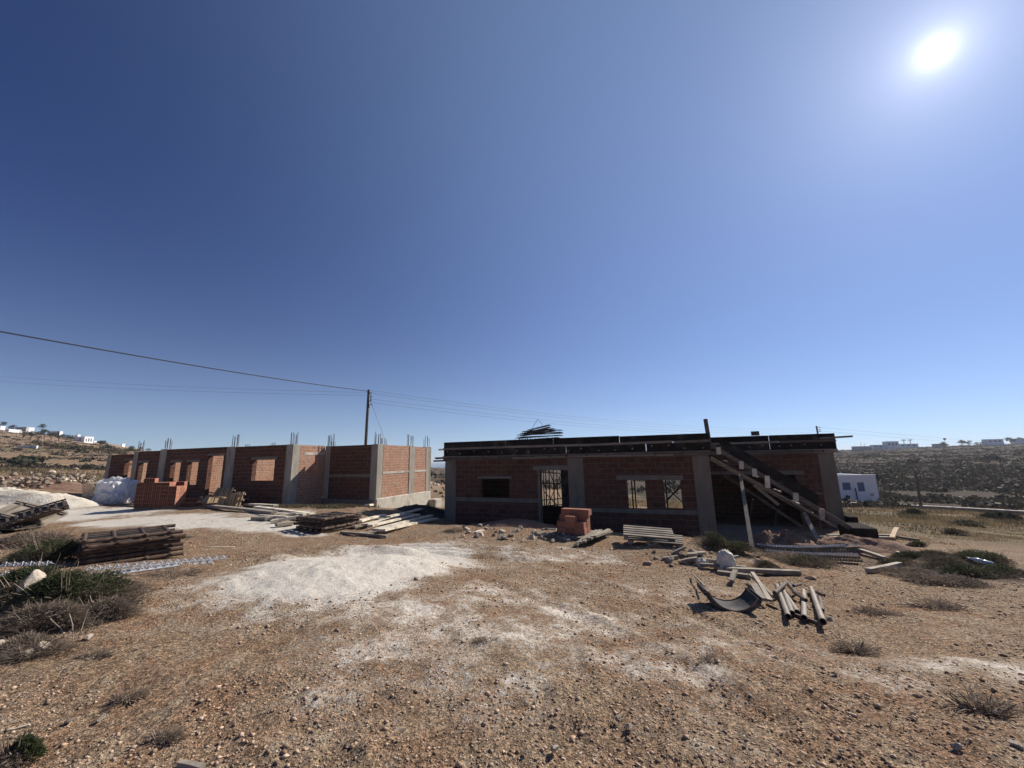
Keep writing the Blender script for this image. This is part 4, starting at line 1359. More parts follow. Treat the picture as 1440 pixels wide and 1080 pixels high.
TB = [((1093, 828), (1110, 877), .031, .02, .04, 'leftmost long grey steel tube of the scattered tubes'),
      ((1099, 825), (1115, 869), .03, .0, .02, 'second long grey steel tube from the left, tucked beside the first'),
      ((1106, 840), (1122, 865), .03, .0, .0, 'short grey steel tube lying between the long ones'),
      ((1131, 836), (1132, 877), .031, .02, .03, 'straight grey steel tube pointing at the camera in the middle'),
      ((1141, 833), (1159, 886), .033, .03, .05, 'rightmost longest grey steel tube of the scattered tubes')]
for t_ in TB: tube_thing(*t_)
def bar(a, b_, r_, l0, l1, label, mat='steel_rust'):
    p, q = G(*a), G(*b_); p.z += r_ + l0; q.z += r_ + l1
    b = MB(); b.tube((0, 0, 0), q - p, r_, n=10); o_ = b.build('steel_bar', M[mat]); o_.location = p; tag(o_, label, 'bar')
bar((1091, 846), (1108, 829), .028, .08, .08, 'rusty clamp tube lying across the two left grey tubes')
bar((1108, 830), (1122, 845), .028, .08, .06, 'dark tube crossing the grey tubes behind the clamp tube')
bar((1117, 842), (1135, 855), .022, .07, .07, 'dark angled bar lying over the middle grey tubes')
bar((1153, 842), (1157, 864), .025, .02, .02, 'short rusty tube with a collar right of the grey tubes')
bar((1150, 841), (1160, 846), .02, .06, .06, 'small dark collar bar crossing the short rusty tube')
bar((1079, 853), (1112, 867), .02, .0, .0, 'thin dark bar lying under the grey tubes at left')
bar((1112, 866), (1155, 882), .025, .0, .0, 'dark bar lying under the grey tubes in front')
bar((1118, 838), (1128, 833), .02, .12, .1, 'thin rusty bar poking out between grey tubes')
bar((1129, 845), (1139, 861), .02, .06, .0, 'short dark bar leaning right of the straight grey tube')
plank((1055, 820), (1090, 846), .04, .03, M['timber_weathered'], 'thin lath sloping down from the beam to the grey tubes', 'lath', None, .12, .04)
plank((1060, 824), (1084, 850), .06, .04, M['timber_weathered'], 'weathered narrow plank propped right of the curved shell', 'plank', None, .18, .02)
plank((1062, 838), (1075, 857), .09, .03, M['timber_weathered'], 'short weathered board propped against the curved shell', 'board', None, .14, .10)
plank((1030, 824), (1036, 818), .07, .04, M['timber_weathered'], 'pale plank end showing behind the curved shell', 'plank', None, .05, .16)
plank((974, 812), (993, 842), .02, .02, M['timber_weathered'], 'thin stick behind the left end of the curved shell', 'stick', None, .05, .15)

# ------------------------------------------------------------------ spacer strips (bent wire chairs)
def strip(a, b_, label, n_, mat='galvanised', h_=.11, w_=.1, lift=0.0, group=None, rr_=.007, tilt=0.0):
    p, q = G(*a), G(*b_); d = q - p; L_ = d.length
    t_ = thing('spacer_strip', label, 'spacer strip', p, 0, group)
    e = d.normalized(); sd = e.cross(Vector((0, 0, 1))).normalized()
    P = lambda s_, y_, z_: Vector((d.x * s_, d.y * s_, gh(p.x + d.x * s_, p.y + d.y * s_) - p.z)) + sd * y_ + Vector((0, 0, z_ + lift + .012))
    for y_, z_, nm in ((-w_, .0, 'rail'), (w_, .0, 'rail'), (0, h_, 'rail')):
        b = MB(); b.poly([P(i / 10, y_ + z_ * tilt, z_) for i in range(11)], rr_, 5); b.build(nm, M[mat], t_)
    b = MB()
    for k_ in range(n_):
        s0 = (k_ + .15) / n_; s1 = (k_ + .5) / n_; s2 = (k_ + .85) / n_
        for y_ in (-w_, w_):
            z1 = h_ * 1.25
            A, B, C = P(s0, y_, 0), P(s1, h_ * tilt, z1), P(s2, y_, 0)
            b.tube(A, B, rr_, n=4); b.tube(B, C, rr_, n=4)
            # flat plate web of the tooth
            Dd = (A + C) / 2 + (B - (A + C) / 2) * .45
            nn = (C - A).cross(B - A).normalized() * .002
            vs = [A + nn, C + nn, Dd + nn, A - nn, C - nn, Dd - nn]
            b.add(vs, [(0, 1, 2), (5, 4, 3), (0, 3, 4, 1), (1, 4, 5, 2), (2, 5, 3, 0)])
    b.build('teeth', M[mat], t_)


GS = 'spacer strips by the left shrubs'
strip((122, 812), (300, 791), 'silvery toothed spacer strip lying nearest in front of the large scaffold stack', 15, h_=.045, w_=.055, rr_=.005, group=GS)
strip((118, 806), (318, 788), 'silvery toothed spacer strip lying second in front of the large scaffold stack', 17, h_=.045, w_=.055, rr_=.005, group=GS, lift=.03)
strip((138, 818), (250, 801), 'short silvery toothed spacer strip overlapping the nearest one', 9, h_=.045, w_=.055, rr_=.005, group=GS, lift=.06)
strip((0, 806), (70, 804), 'silvery toothed spacer strip half hidden in shrubs at left edge', 6, h_=.045, w_=.055, rr_=.005, group=GS, lift=.1)
strip((0, 815), (45, 812), 'silvery toothed spacer strip nearest the pale rock at left edge', 4, h_=.045, w_=.055, rr_=.005, group=GS, lift=.05)
GS2 = 'spacer strips stacked before the stair'
for k_ in range(7):
    y0 = 774 + k_ * 1.6
    strip((1065 + k_ * 4, y0), (1208 + (k_ % 3) * 3, y0 + 1 + k_ * 1.9), 'silvery spacer strip in the dark stack before the stair recess', 34, 'galvanised' if k_ in (0, 3) else 'dark_metal', .035, .05, .01 + .022 * (6 - k_), GS2, .006)
plank((1080, 771), (1140, 775), .06, .05, M['timber_weathered'], 'thin lath lying on the stack of spacer strips', 'lath', None, .2, .18)

# ------------------------------------------------------------------ bags
def lumpy(name, mat, p, size, seed, label, cat, crump=.22, sub=4, rz_=0.0, kind=None, boxy=.55, smooth=False):
    bm = bmesh.new(); bmesh.ops.create_icosphere(bm, subdivisions=sub, radius=1)
    off = Vector((seed * 3.1, seed * 7.7, seed * 1.3))
    for v_ in bm.verts:
        d = v_.co.normalized()
        # towards a soft box
        mxx = max(abs(d.x), abs(d.y), abs(d.z)); s_ = 1 / (mxx ** boxy)
        n1 = 1 - abs(mnoise.noise(d * 2.1 + off)) * 2
        n2 = 1 - abs(mnoise.noise(d * 5.3 + off)) * 2
        r_ = s_ * (1 + crump * n1 * .55 + crump * .38 * n2 + crump * .3 * mnoise.noise(d * 1.1 + off))
        c = d * r_
        if c.z < -.35: c.z = -.35 + (c.z + .35) * .1; c.x *= 1.1; c.y *= 1.1
        v_.co = Vector((c.x * size[0], c.y * size[1], (c.z + .38) * size[2]))
    me = bpy.data.meshes.new(name); bm.to_mesh(me); bm.free(); me.materials.append(mat)
    if smooth: me.polygons.foreach_set('use_smooth', [True] * len(me.polygons))
    o_ = bpy.data.objects.new(name, me); COL.objects.link(o_); o_.location = p; o_.rotation_euler.z = rz_
    return tag(o_, label, cat, kind=kind)


p_ = G(154, 707); sz = px_size(158, 707, 44)
bagt = thing('bulk_bag', 'crumpled white woven bulk bag slumped beside the left block stack', 'bag', p_ + Vector((0, .2, 0)))
for (nm, off_, s_, sd_, cr_) in (('bag_body', (0, .1, 0), (sz * .5, sz * .42, .74), 3, .5), ('bag_fold', (.12 * sz, -.36 * sz, 0), (sz * .46, sz * .22, .36), 5, .5), ('bag_flap', (.62 * sz, -.1 * sz, 0), (sz * .17, sz * .16, .5), 8, .55)):
    o_ = lumpy(nm, M['woven_white'], Vector(off_), s_, sd_, None, None, cr_, 4, 0, None, .4)
    del_keys = [k2 for k2 in ('label', 'category') if k2 in o_]
    o_.parent = bagt
# torn brown sack left of it
p_ = G(128, 706)
st = thing('paper_sack', 'torn brown paper sack standing open left of the bulk bag', 'sack', p_)
b = MB(); n_ = 14; H_ = .85
vs = []
for j in range(7):
    z_ = H_ * j / 6
    for k_ in range(n_):
        a = 2 * math.pi * k_ / n_
        r_ = .30 + .16 * (j / 6) ** 1.5 + .05 * mnoise.noise(Vector((math.cos(a) * 2, math.sin(a) * 2, z_ * 4)))
        vs.append((r_ * math.cos(a) * 1.05, r_ * math.sin(a) * .8, z_ + (random.uniform(-.16, .16) if j == 6 else 0)))
fs = [(j * n_ + k_, j * n_ + (k_ + 1) % n_, (j + 1) * n_ + (k_ + 1) % n_, (j + 1) * n_ + k_) for j in range(6) for k_ in range(n_)]
b.add(vs, fs); b.build('sack_wall', M['paper_brown'], st)
o_ = lumpy('filling', M['sand_pale'], Vector((0, 0, .30)), (.30, .24, .32), 6, None, None, .2, 3); o_.parent = st
o_ = lumpy('cement_sack', M['sack_cloth'], G(1022, 802), (.15, .13, .26), 12, 'plump pale cloth sack standing in the rubble before the stair', 'sack', .2, 5, 0, None, .2, True)
rock(G(1019, 789), .16, 'flat pale stone lying behind the plump sack', pale=True, sz=.5)
o_ = lumpy('plastic_wrap', M['sack_cloth'], G(988, 797), (.09, .05, .09), 15, 'crumpled scrap of white plastic caught in the board scraps', 'plastic', .8, 3, 0, None, .1)

# ------------------------------------------------------------------ heaps
def heap(name, mat, p, a_, b_, h_, seed, label, cat, rz_=0.0, lump=.25):
    n_, m_ = 34, 26
    vs = []; fs = []
    for j in range(m_ + 1):
        for i in range(n_):
            r_ = j / m_; t_ = 2 * math.pi * i / n_
            x, y = r_ * math.cos(t_), r_ * math.sin(t_)
            q_ = Vector((x * 2.4 + seed, y * 2.4, seed * .7))
            w_ = 1 + .18 * mnoise.noise(Vector((math.cos(t_) + seed, math.sin(t_), 0)))
            z_ = h_ * (max(0, 1 - r_ ** 1.4) + lump * (mnoise.noise(q_) + .5 * mnoise.noise(q_ * 2.7) + .35 * mnoise.noise(q_ * 7)) * (1 - r_ ** 3))
            wx, wy = x * a_ * w_, y * b_ * w_
            X = p.x + wx * math.cos(rz_) - wy * math.sin(rz_); Y = p.y + wx * math.sin(rz_) + wy * math.cos(rz_)
            vs.append((X - p.x, Y - p.y, gh(X, Y) - p.z + z_ - .06 * r_ ** 4))
    for j in range(m_):
        for i in range(n_):
            fs.append((j * n_ + i, j * n_ + (i + 1) % n_, (j + 1) * n_ + (i + 1) % n_, (j + 1) * n_ + i)[::-1])
    b = MB(); b.add(vs, fs); b.smooth = True
    o_ = b.build(name, mat); o_.location = p
    return tag(o_, label, cat)


heap('sand_heap', M['sand_pale'], G(25, 704), 4.6, 1.3, .62, 2.0, 'long heap of pale sand at the far left before the rubble bank', 'heap', R(-4), .35)
heap('soil_heap', M['soil_dark'], G(592, 722) + Vector((.1, .3, 0)), 1.5, .8, .36, 5.0, 'dark soil heap between the pale planks and the near building', 'heap', R(10))
heap('soil_heap', M['soil'], G(1105, 772), 1.1, .7, .48, 8.0, 'brown soil heap in the shade under the stair formwork', 'heap', .1, .45)
heap('soil_heap', M['soil'], G(1195, 772), 1.7, .75, .34, 11.0, 'sunlit reddish soil bank right of the stair foot', 'heap', -.2, .4)
heap('rubble_heap', M['soil'], G(730, 742) + Vector((0, .4, 0)), 2.2, .5, .2, 14.0, 'low rubble bank along the foot of the near building wall', 'heap', FR.rz, .5)

# ------------------------------------------------------------------ rocks
heap('rubble_heap', M['soil'], G(62, 684), 6.5, 1.5, .45, 21.0, 'low earth bank under the boulders behind the pale sand heap', 'heap', R(22), .4)
for k_ in range(230):
    px = random.triangular(-25, 150, 70); lf = max(0, random.gauss(.35, .3)) * (1 - abs(px - 62) / 130)
    p_ = G(px, random.uniform(680, 688)); p_.y += lf * 1.2; p_.z += lf
    rock(p_, random.choice([.07, .10, .13, .16, .2]), 'limestone boulder in the rubble bank behind the pale sand heap', 'boulders in the left rubble bank', random.random() < .12, .15)
for k_ in range(26):
    px = random.uniform(603, 632); py = random.uniform(668, 699)
    p_ = G(px, py); rock(p_, random.uniform(.12, .32), 'broken stone in the rubble seen between the two buildings', 'stones between the buildings', random.random() < .3, .15)
for k_ in range(52):
    px = random.triangular(890, 1085, 960); py = random.uniform(764, 797)
    rock(G(px, py), random.choice([.03, .04, .05, .07, .10]), 'rough stone in the rubble in front of the near building', 'stones in the rubble before the near building', random.random() < .15, .1)
for k_ in range(55):
    px = random.uniform(640, 800); py = random.uniform(738, 757) + (px - 640) * .05
    rock(G(px, py), random.choice([.03, .05, .07, .1]), 'small rubble stone along the near building wall', 'stones along the near building wall', random.random() < .4, .1)
rock(G(40, 858), .17, 'large angular pale rock resting on the left green shrub', pale=True, sink=-2.1, sz=1.1)
rock(G(60, 918), .085, 'right one of two tan stones under the left shrubs', pale=True, sink=.1)
rock(G(40, 924), .07, 'left one of two tan stones under the left shrubs', pale=True, sink=.1)
rock(G(3, 912), .07, 'tan stone cut off by the left picture edge', pale=True, sink=.1)
for (px, py, s_, lab) in [(124, 898, .05, 'pale stone right of the left shrubs'), (98, 1015, .03, 'flat pale stone with a dark neighbour at lower left'), (142, 1012, .03, 'flat oval pale stone at lower left'),
                          (780, 1055, .035, 'round pale stone near the bottom centre'), (885, 1022, .03, 'round tan stone right of the bottom centre'), (870, 1012, .028, 'tan stone just above the round one'),
                          (1085, 927, .05, 'flat pale stone below the grey tubes'), (1168, 872, .06, 'flat pale chip right of the grey tubes'), (1140, 816, .1, 'flat pale chip behind the grey tubes'),
                          (1066, 792, .12, 'pale cut stone block in the rubble near the stair'), (1346, 1052, .035, 'pale flat chip at lower right'), (825, 793, .04, 'dark clod behind the gravel patch'),
                          (585, 815, .05, 'dark clod on the pale gravel heap'), (1432, 1052, .04, 'white chip at the lower right edge')]:
    rock(G(px, py), s_, lab, None, 'dark' not in lab, .2, 'stone', .7)
for k_ in range(150):
    px = random.uniform(0, 1440); py = random.uniform(830, 1075)
    rock(G(px, py), random.choice([.006, .008, .010, .012, .017]), 'loose pebble on the brown stony yard', 'loose pebbles on the yard', random.random() < .35, .2, 'pebble', .8)

# gravel: nobody could count it
rng = np.random.default_rng(5)
nG = 120000
u_ = rng.uniform(0, 1, nG); dist = 1.6 + 13 * u_ ** 1.5
az = rng.uniform(-R(60), R(60), nG)
gx, gy = dist * np.sin(az), dist * np.cos(az)
palew = np.zeros(nG)
for (bx, by, a, b_, s__) in PALE: palew = np.maximum(palew, s__ * np.exp(-((((gx - bx) / a) ** 2 + ((gy - by) / b_) ** 2) * .9) ** 1.5))
keep = (fbm(gx / 1.3, gy / 1.3, 3, 77) > -.25) & (rng.uniform(0, 1, nG) > palew * 1.3 - .1)
gx, gy = gx[keep], gy[keep]; nG = len(gx)
gz = ground_h(gx, gy)
gz = gz + np.clip(1 - np.hypot(gx, gy) / 70, 0, 1) * (fbm(gx / .9, gy / .9, 3, 3) * .055 + fbm(gx / .16, gy / .16, 3, 9) * .030 * np.clip(1 - np.hypot(gx, gy) / 26, 0, 1) + np.clip(fbm(gx / .30, gy / .30, 2, 29) - .22, 0, 1) * .07)
sz_ = np.minimum(rng.lognormal(math.log(.0038), .62, nG), .02) * (1 + dist[keep] * .06)
octv = np.array([(1, 0, 0), (0, 1, 0), (-1, 0, 0), (0, -1, 0), (.3, .2, .75), (-.2, -.3, .7), (0, 0, -.7)], float)
octf = np.array([(0, 1, 4), (1, 2, 4), (4, 2, 5), (2, 3, 5), (3, 0, 5), (0, 4, 5), (1, 0, 6), (2, 1, 6), (3, 2, 6), (0, 3, 6)])
rot = rng.uniform(0, 6.28, nG); cs, sn = np.cos(rot), np.sin(rot)
jit = 1 + rng.uniform(-.35, .35, (nG, 7, 3))
V = octv[None] * jit * sz_[:, None, None] * np.array([1.2, .85, .8])
X = V[..., 0] * cs[:, None] - V[..., 1] * sn[:, None] + gx[:, None]
Y = V[..., 0] * sn[:, None] + V[..., 1] * cs[:, None] + gy[:, None]
Zz = V[..., 2] + gz[:, None] + sz_[:, None] * .15
Fc = octf[None] + (np.arange(nG) * 7)[:, None, None]
tag(np_mesh('gravel', np.stack([X, Y, Zz], -1).reshape(-1, 3), Fc.reshape(-1, 3), M['pebble']), kind='stuff')

# ------------------------------------------------------------------ plants
def blades(n_, rx, ry, h_, length, width, seed, up=.4, dome=True, droop=0.0):
    """thin leaf blades spread through a low dome; returns verts, faces"""
    rg = np.random.default_rng(seed)
    # clumps inside the plant give light and dark masses and gaps
    nc = max(4, int(9 * rx * 2))
    cc = np.stack([rg.uniform(-1, 1, nc), rg.uniform(-1, 1, nc)], -1); cc = cc[(cc ** 2).sum(-1) < 1]
    if len(cc) == 0: cc = np.zeros((1, 2))
    ci = rg.integers(0, len(cc), n_)
    p = cc[ci] * .75 + rg.normal(0, .22, (n_, 2))
    rad = np.sqrt((p ** 2).sum(-1))
    ht = np.clip(1 - rad ** 2 * .8, .05, 1) * (0.65 + .35 * rg.uniform(0, 1, len(cc)))[ci]
    z = ht * rg.uniform(0.0, 1, n_) ** .55
    base_ = np.stack([p[:, 0] * rx, p[:, 1] * ry, z * h_], -1)
    d = np.stack([p[:, 0] * .8 + rg.normal(0, .5, n_), p[:, 1] * .8 + rg.normal(0, .5, n_), np.abs(rg.normal(up, .45, n_)) - droop], -1)
    d /= np.linalg.norm(d, axis=1)[:, None]
    L_ = length * rg.uniform(.5, 1.3, n_)
    sd = np.cross(d, rg.normal(0, 1, (n_, 3))); sd /= np.linalg.norm(sd, axis=1)[:, None]
    W_ = width * rg.uniform(.6, 1.3, n_)
    a = base_ - sd * (W_ / 2)[:, None]; b_ = base_ + sd * (W_ / 2)[:, None]
    m1 = base_ + d * (L_ * .55)[:, None]
    tip = base_ + d * L_[:, None] - np.stack([0 * L_, 0 * L_, L_ * .2], -1)
    v_ = np.stack([a, b_, m1 + sd * (W_ * .45)[:, None], tip, m1 - sd * (W_ * .45)[:, None]], 1).reshape(-1, 3)
    f_ = (np.array([[0, 1, 2], [0, 2, 4], [4, 2, 3]])[None] + (np.arange(n_) * 5)[:, None, None]).reshape(-1, 3)
    return v_, f_


def shrub(p, rx, ry, h_, n_, mat, label, seed, group=None, length=.07, width=.008, dry=0.5, cat='shrub', name='shrub', up=.4, rz_=0.0):
    t_ = thing(name, label, cat, p, rz_, group)
    v_, f_ = blades(n_, rx, ry, h_, length, width, seed, up)
    v_[:, 2] = np.maximum(v_[:, 2], -.02)
    np_mesh('foliage', v_, f_, M[mat], t_)
    rn = random.Random(seed); b = MB()
    for k_ in range(int(26 + 50 * rx)):
        a = rn.uniform(0, 6.28); r_ = rn.uniform(.3, 1.0)
        x, y = math.cos(a) * rx * r_, math.sin(a) * ry * r_
        b.tube((x * .15, y * .15, -.02), (x * .7 + rn.uniform(-.04, .04), y * .7, h_ * .5 * rn.uniform(.5, 1)), .009, .006, 4, False)
        b.tube((x * .7, y * .7, h_ * .5 * rn.uniform(.5, 1)), (x * 1.1, y * 1.1, h_ * rn.uniform(.2, 1.25)), .005, .002, 4, False)
    b.build('stems', M['twig'], t_)
    if dry:
        v_, f_ = blades(int(n_ * dry), rx * 1.08, ry * 1.08, h_ * .65, length * 1.3, width * .6, seed + 50, .2)
        v_[:, 2] = np.maximum(v_[:, 2], -.02)
        np_mesh('dry_growth', v_, f_, M['twig_dry'], t_)
    return t_


def pshrub(px, py, wpx, hpx, n_, mat, label, seed, **kw):
    p = G(px, py); w_ = px_size(px, py, wpx)
    h_ = hpx * p.y / F
    ryf = kw.pop('ryf', .8)
    p2 = p + Vector((0, w_ * .3 * ryf, 0)); p2.z = gh(p2.x, p2.y)
    return shrub(p2, w_ / 2, w_ / 2 * ryf, h_, n_, mat, label, seed, **kw)


pshrub(60, 868, 150, 50, 16000, 'leaf_green', 'big spiny green shrub at left below the spacer strips', 1, length=.06, dry=.8, ryf=.7)
pshrub(5, 850, 120, 44, 10000, 'leaf_green', 'spiny green shrub cut by the left edge beside the pale rock', 2, length=.06, dry=.6)
pshrub(120, 852, 100, 36, 9000, 'leaf_green', 'green shrub whose tips touch the nearest spacer strip', 3, length=.06, dry=.7)
pshrub(34, 890, 120, 30, 8000, 'twig_dry', 'grey-brown dead brush below the big green shrub', 4, length=.09, width=.005, dry=.8, ryf=.5)
pshrub(132, 872, 80, 24, 6000, 'twig_dry', 'grey dead brush right of the big green shrub', 5, length=.08, width=.005, dry=.6, ryf=.5)
pshrub(20, 925, 100, 18, 2500, 'twig_dry', 'tuft of rusty dry grass around the two tan stones', 6, length=.08, width=.004, dry=.9, ryf=.5, cat='grass tuft', name='grass_tuft')
pshrub(45, 792, 110, 30, 7000, 'leaf_green', 'green shrub between left-edge panels and the large scaffold stack', 7, length=.07, dry=.8, ryf=.6)
pshrub(25, 770, 100, 20, 5000, 'twig_dry', 'grey dead brush under the dark panels at left edge', 8, length=.08, dry=.6, ryf=.6)
pshrub(4, 1080, 50, 26, 3500, 'leaf_green', 'small green plant in the lower left corner', 9, length=.035, width=.005, dry=.1)
# right
for i, (px, py, w_, h_, mt_, lab) in enumerate([
        (1300, 788, 70, 16, 'leaf_green', 'leftmost low green shrub in the right patch'), (1345, 800, 90, 24, 'leaf_dull', 'dull green shrub in the middle of the right patch'),
        (1400, 795, 90, 28, 'leaf_green', 'tallest green shrub of the right patch, behind the bottle'), (1425, 812, 80, 22, 'leaf_green', 'green shrub below the plastic bottle at right edge'),
        (1380, 812, 70, 22, 'leaf_green', 'green shrub left of the plastic bottle'), (1302, 770, 26, 12, 'leaf_green', 'small round green shrub topmost in the right patch'),
        (1275, 795, 60, 12, 'leaf_dull', 'low dull shrub beside the lone weathered beam'), (1350, 826, 110, 22, 'twig_dry', 'grey dead brush below the right shrubs'),
        (1290, 812, 80, 16, 'twig_dry', 'grey dead brush under the lone weathered beam'), (1330, 786, 60, 14, 'leaf_dull', 'dull shrub between the round one and the tallest one')]):
    pshrub(px, py, w_ * .9, h_ * .6, 3600, mt_, lab, 20 + i, length=.07, width=.009, dry=.5)
for i, (px, py, w_, h_, mt_, lab) in enumerate([
        (1005, 771, 36, 18, 'leaf_green', 'green shrub at the foot of the near building corner column'), (1042, 780, 34, 14, 'leaf_green', 'small green shrub left of the long leaning prop'),
        (1150, 800, 60, 14, 'leaf_dull', 'dull green shrub before the stack of spacer strips'), (1080, 801, 30, 8, 'leaf_dull', 'small dull shrub behind the thick beam'),
        (1123, 793, 50, 12, 'twig_dry', 'grey dry brush before the stack of spacer strips'), (1245, 766, 20, 10, 'leaf_dull', 'small dark shrub on the sunlit soil bank')]):
    pshrub(px, py, w_, h_, 3500, mt_, lab, 40 + i, length=.07, width=.008, dry=.4)
# dead tufts on the yard
DT = [(125, 930, 46, 9, 'flat dead tuft below the tan stones'), (170, 992, 50, 14, 'dead tuft at lower left, in the brown gravel'), (217, 1050, 48, 16, 'dead tuft nearest the bottom left'),
      (640, 750, 34, 12, 'dark tangle of dead brush left of the near building'), (1215, 920, 70, 16, 'dry tuft below the rightmost tube'), (1005, 938, 60, 12, 'low grey tuft left of the right dust patch'),
      (1400, 1010, 100, 26, 'large dry tuft near the right edge'), (680, 908, 40, 10, 'dead twigs on the edge of the pale dust'), 
      
      (230, 760, 60, 6, 'low dry tuft right of the large scaffold stack'), 
      (1235, 870, 70, 10, 'flat dry brush right of the tubes'), (1330, 858, 90, 12, 'flat dry brush below the right shrub patch'), (230, 815, 80, 10, 'grey dry mat before the spacer strips')]
for i, (px, py, w_, h_, lab) in enumerate(DT):
    pshrub(px, py, w_ * 1.05, h_ * .5, 380, 'twig_dry', lab, 60 + i, length=.06 if py > 900 else .1, width=.0025 if py > 900 else .005, dry=.5, name='dead_tuft', cat='dead tuft', ryf=.6, up=.05)
b = MB()
for i in range(5):
    p = G(95 + i * 7, 905 - i * 2); b.poly([p, p + Vector((.06 * (i - 2), .03, .12 + .02 * i)), p + Vector((.13 * (i - 2), .05, .2 + .03 * i))], .004, 5)
tag(b.build('dry_twig', M['timber_weathered']), 'bare forked pale twigs rising from the left dead brush', 'twig')
plank((0, 1030), (42, 1020), .012, .01, M['timber_pale'], 'thin pale straw stalk at the lower left edge', 'stalk')
plank((252, 1076), (285, 1082), .03, .02, M['timber_weathered'], 'frayed grey wood splinter at the bottom edge', 'splinter')
plank((290, 770), (330, 770), .03, .02, M['timber_pale'], 'thin pale stick lying right of the large scaffold stack', 'stick')

# short dry litter over the yard, uncountable
rg = np.random.default_rng(11)
nL = 26000
dist = 1.8 + 16 * rg.uniform(0, 1, nL) ** 1.4; az = rg.uniform(-R(60), R(60), nL)
lx, ly = dist * np.sin(az), dist * np.cos(az)
keep = fbm(lx / .8, ly / .8, 3, 123) > .10
lx, ly = lx[keep], ly[keep]; nL = len(lx); lz = ground_h(lx, ly) + .012
aa = rg.uniform(0, 6.28, nL); ll = rg.uniform(.015, .06, nL); ww = rg.uniform(.0012, .003, nL) * (1 + .12 * np.hypot(lx, ly))
dx, dy = np.cos(aa) * ll, np.sin(aa) * ll; ox, oy = -np.sin(aa) * ww, np.cos(aa) * ww
up_ = rg.uniform(0, .03, nL)
vv = np.stack([np.stack([lx - ox, ly - oy, lz], -1), np.stack([lx + ox, ly + oy, lz], -1), np.stack([lx + dx, ly + dy, lz + up_], -1)], 1).reshape(-1, 3)
tag(np_mesh('dry_litter', vv, np.arange(nL * 3).reshape(-1, 3), M['twig_dry']), kind='stuff')

# dry grass of the right-hand field and behind the buildings
def grass_patch(tx0, tx1, d0, d1, n_, h_, seed, name, mat, thr=-.05, sc_=3.0):
    rg = np.random.default_rng(seed)
    dd = np.exp(rg.uniform(math.log(d0), math.log(d1), n_)); tx = rg.uniform(tx0, tx1, n_)
    xy = np.stack([dd * tx, dd], -1)
    f_ = fbm(xy[:, 0] / sc_, xy[:, 1] / sc_, 3, seed)
    edge = sstep(0, .25, np.log(dd / d0) / math.log(d1 / d0)) * sstep(0, .12, (tx - tx0) / (tx1 - tx0))
    ok_ = f_ + .5 * (edge - 1) + rg.normal(0, .08, n_) > thr
    xy = xy[ok_]; n2 = len(xy)
    z = ground_h(xy[:, 0], xy[:, 1])
    a = rg.uniform(0, 6.28, n2); hh = h_ * rg.uniform(.4, 1.3, n2) * (1 + np.clip(f_[ok_], 0, 1)); ww = .008 + .0005 * xy[:, 1]
    ox, oy = np.cos(a) * ww, np.sin(a) * ww
    lean = rg.normal(0, .45, (n2, 2)) * hh[:, None]
    vv = np.stack([np.stack([xy[:, 0] - ox, xy[:, 1] - oy, z - .02], -1), np.stack([xy[:, 0] + ox, xy[:, 1] + oy, z - .02], -1), np.stack([xy[:, 0] + lean[:, 0], xy[:, 1] + lean[:, 1], z + hh], -1)], 1).reshape(-1, 3)
    tag(np_mesh(name, vv, np.arange(n2 * 3).reshape(-1, 3), M[mat]), kind='stuff')


grass_patch(.72, 1.75, 19, 40, 42000, .16, 31, 'dry_grass', 'grass_dry')
grass_patch(.72, 1.75, 20, 42, 26000, .24, 32, 'dry_weeds', 'leaf_dull', .16, 1.6)
grass_patch(.78, 1.8, 12.5, 24, 42000, .045, 38, 'dry_grass', 'grass_dry', -.15, 2)
grass_patch(.8, 1.8, 13.5, 26, 9000, .09, 39, 'dry_weeds', 'leaf_dull', .14, 1.5)
grass_patch(.1, .72, 23, 45, 20000, .22, 33, 'dry_grass', 'grass_dry', -.1)
grass_patch(.1, .72, 24, 45, 8000, .3, 35, 'dry_weeds', 'leaf_dull', .15, 2)
grass_patch(-.66, -.33, 15.5, 19, 7000, .10, 34, 'dry_weeds', 'leaf_dull', .0, 1.2)
grass_patch(-1.7, -1.0, 28, 60, 26000, .16, 36, 'dry_weeds', 'leaf_dull', .05, 4)
grass_patch(-1.7, -1.0, 26, 60, 22000, .14, 37, 'dry_grass', 'grass_dry', .05, 3)


# ------------------------------------------------------------------ hillside scrub, trees
def clump_cloud(pts, sizes, nleaf, seed, lw=.35, flat=.7):
    rg = np.random.default_rng(seed)
    n_ = len(pts)
    d = rg.normal(0, 1, (n_, nleaf, 3)); d /= np.linalg.norm(d, axis=2)[..., None]
    d[..., 2] = np.abs(d[..., 2])
    rr_ = rg.uniform(.35, 1, (n_, nleaf)) ** .6
    c = pts[:, None, :] + d * rr_[..., None] * sizes[:, None, None] * np.array([1, 1, flat])
    a = rg.normal(0, 1, (n_, nleaf, 3)); a /= np.linalg.norm(a, axis=2)[..., None]
    b_ = np.cross(a, rg.normal(0, 1, (n_, nleaf, 3))); b_ /= np.linalg.norm(b_, axis=2)[..., None]
    s_ = (sizes[:, None] * lw * rg.uniform(.5, 1.2, (n_, nleaf)))[..., None]
    v_ = np.stack([c - a * s_ * .5, c + b_ * s_ * .5, c + a * s_ * .5, c - b_ * s_ * .5], 2).reshape(-1, 3)
    f_ = np.arange(len(v_)).reshape(-1, 4)
    return v_, f_


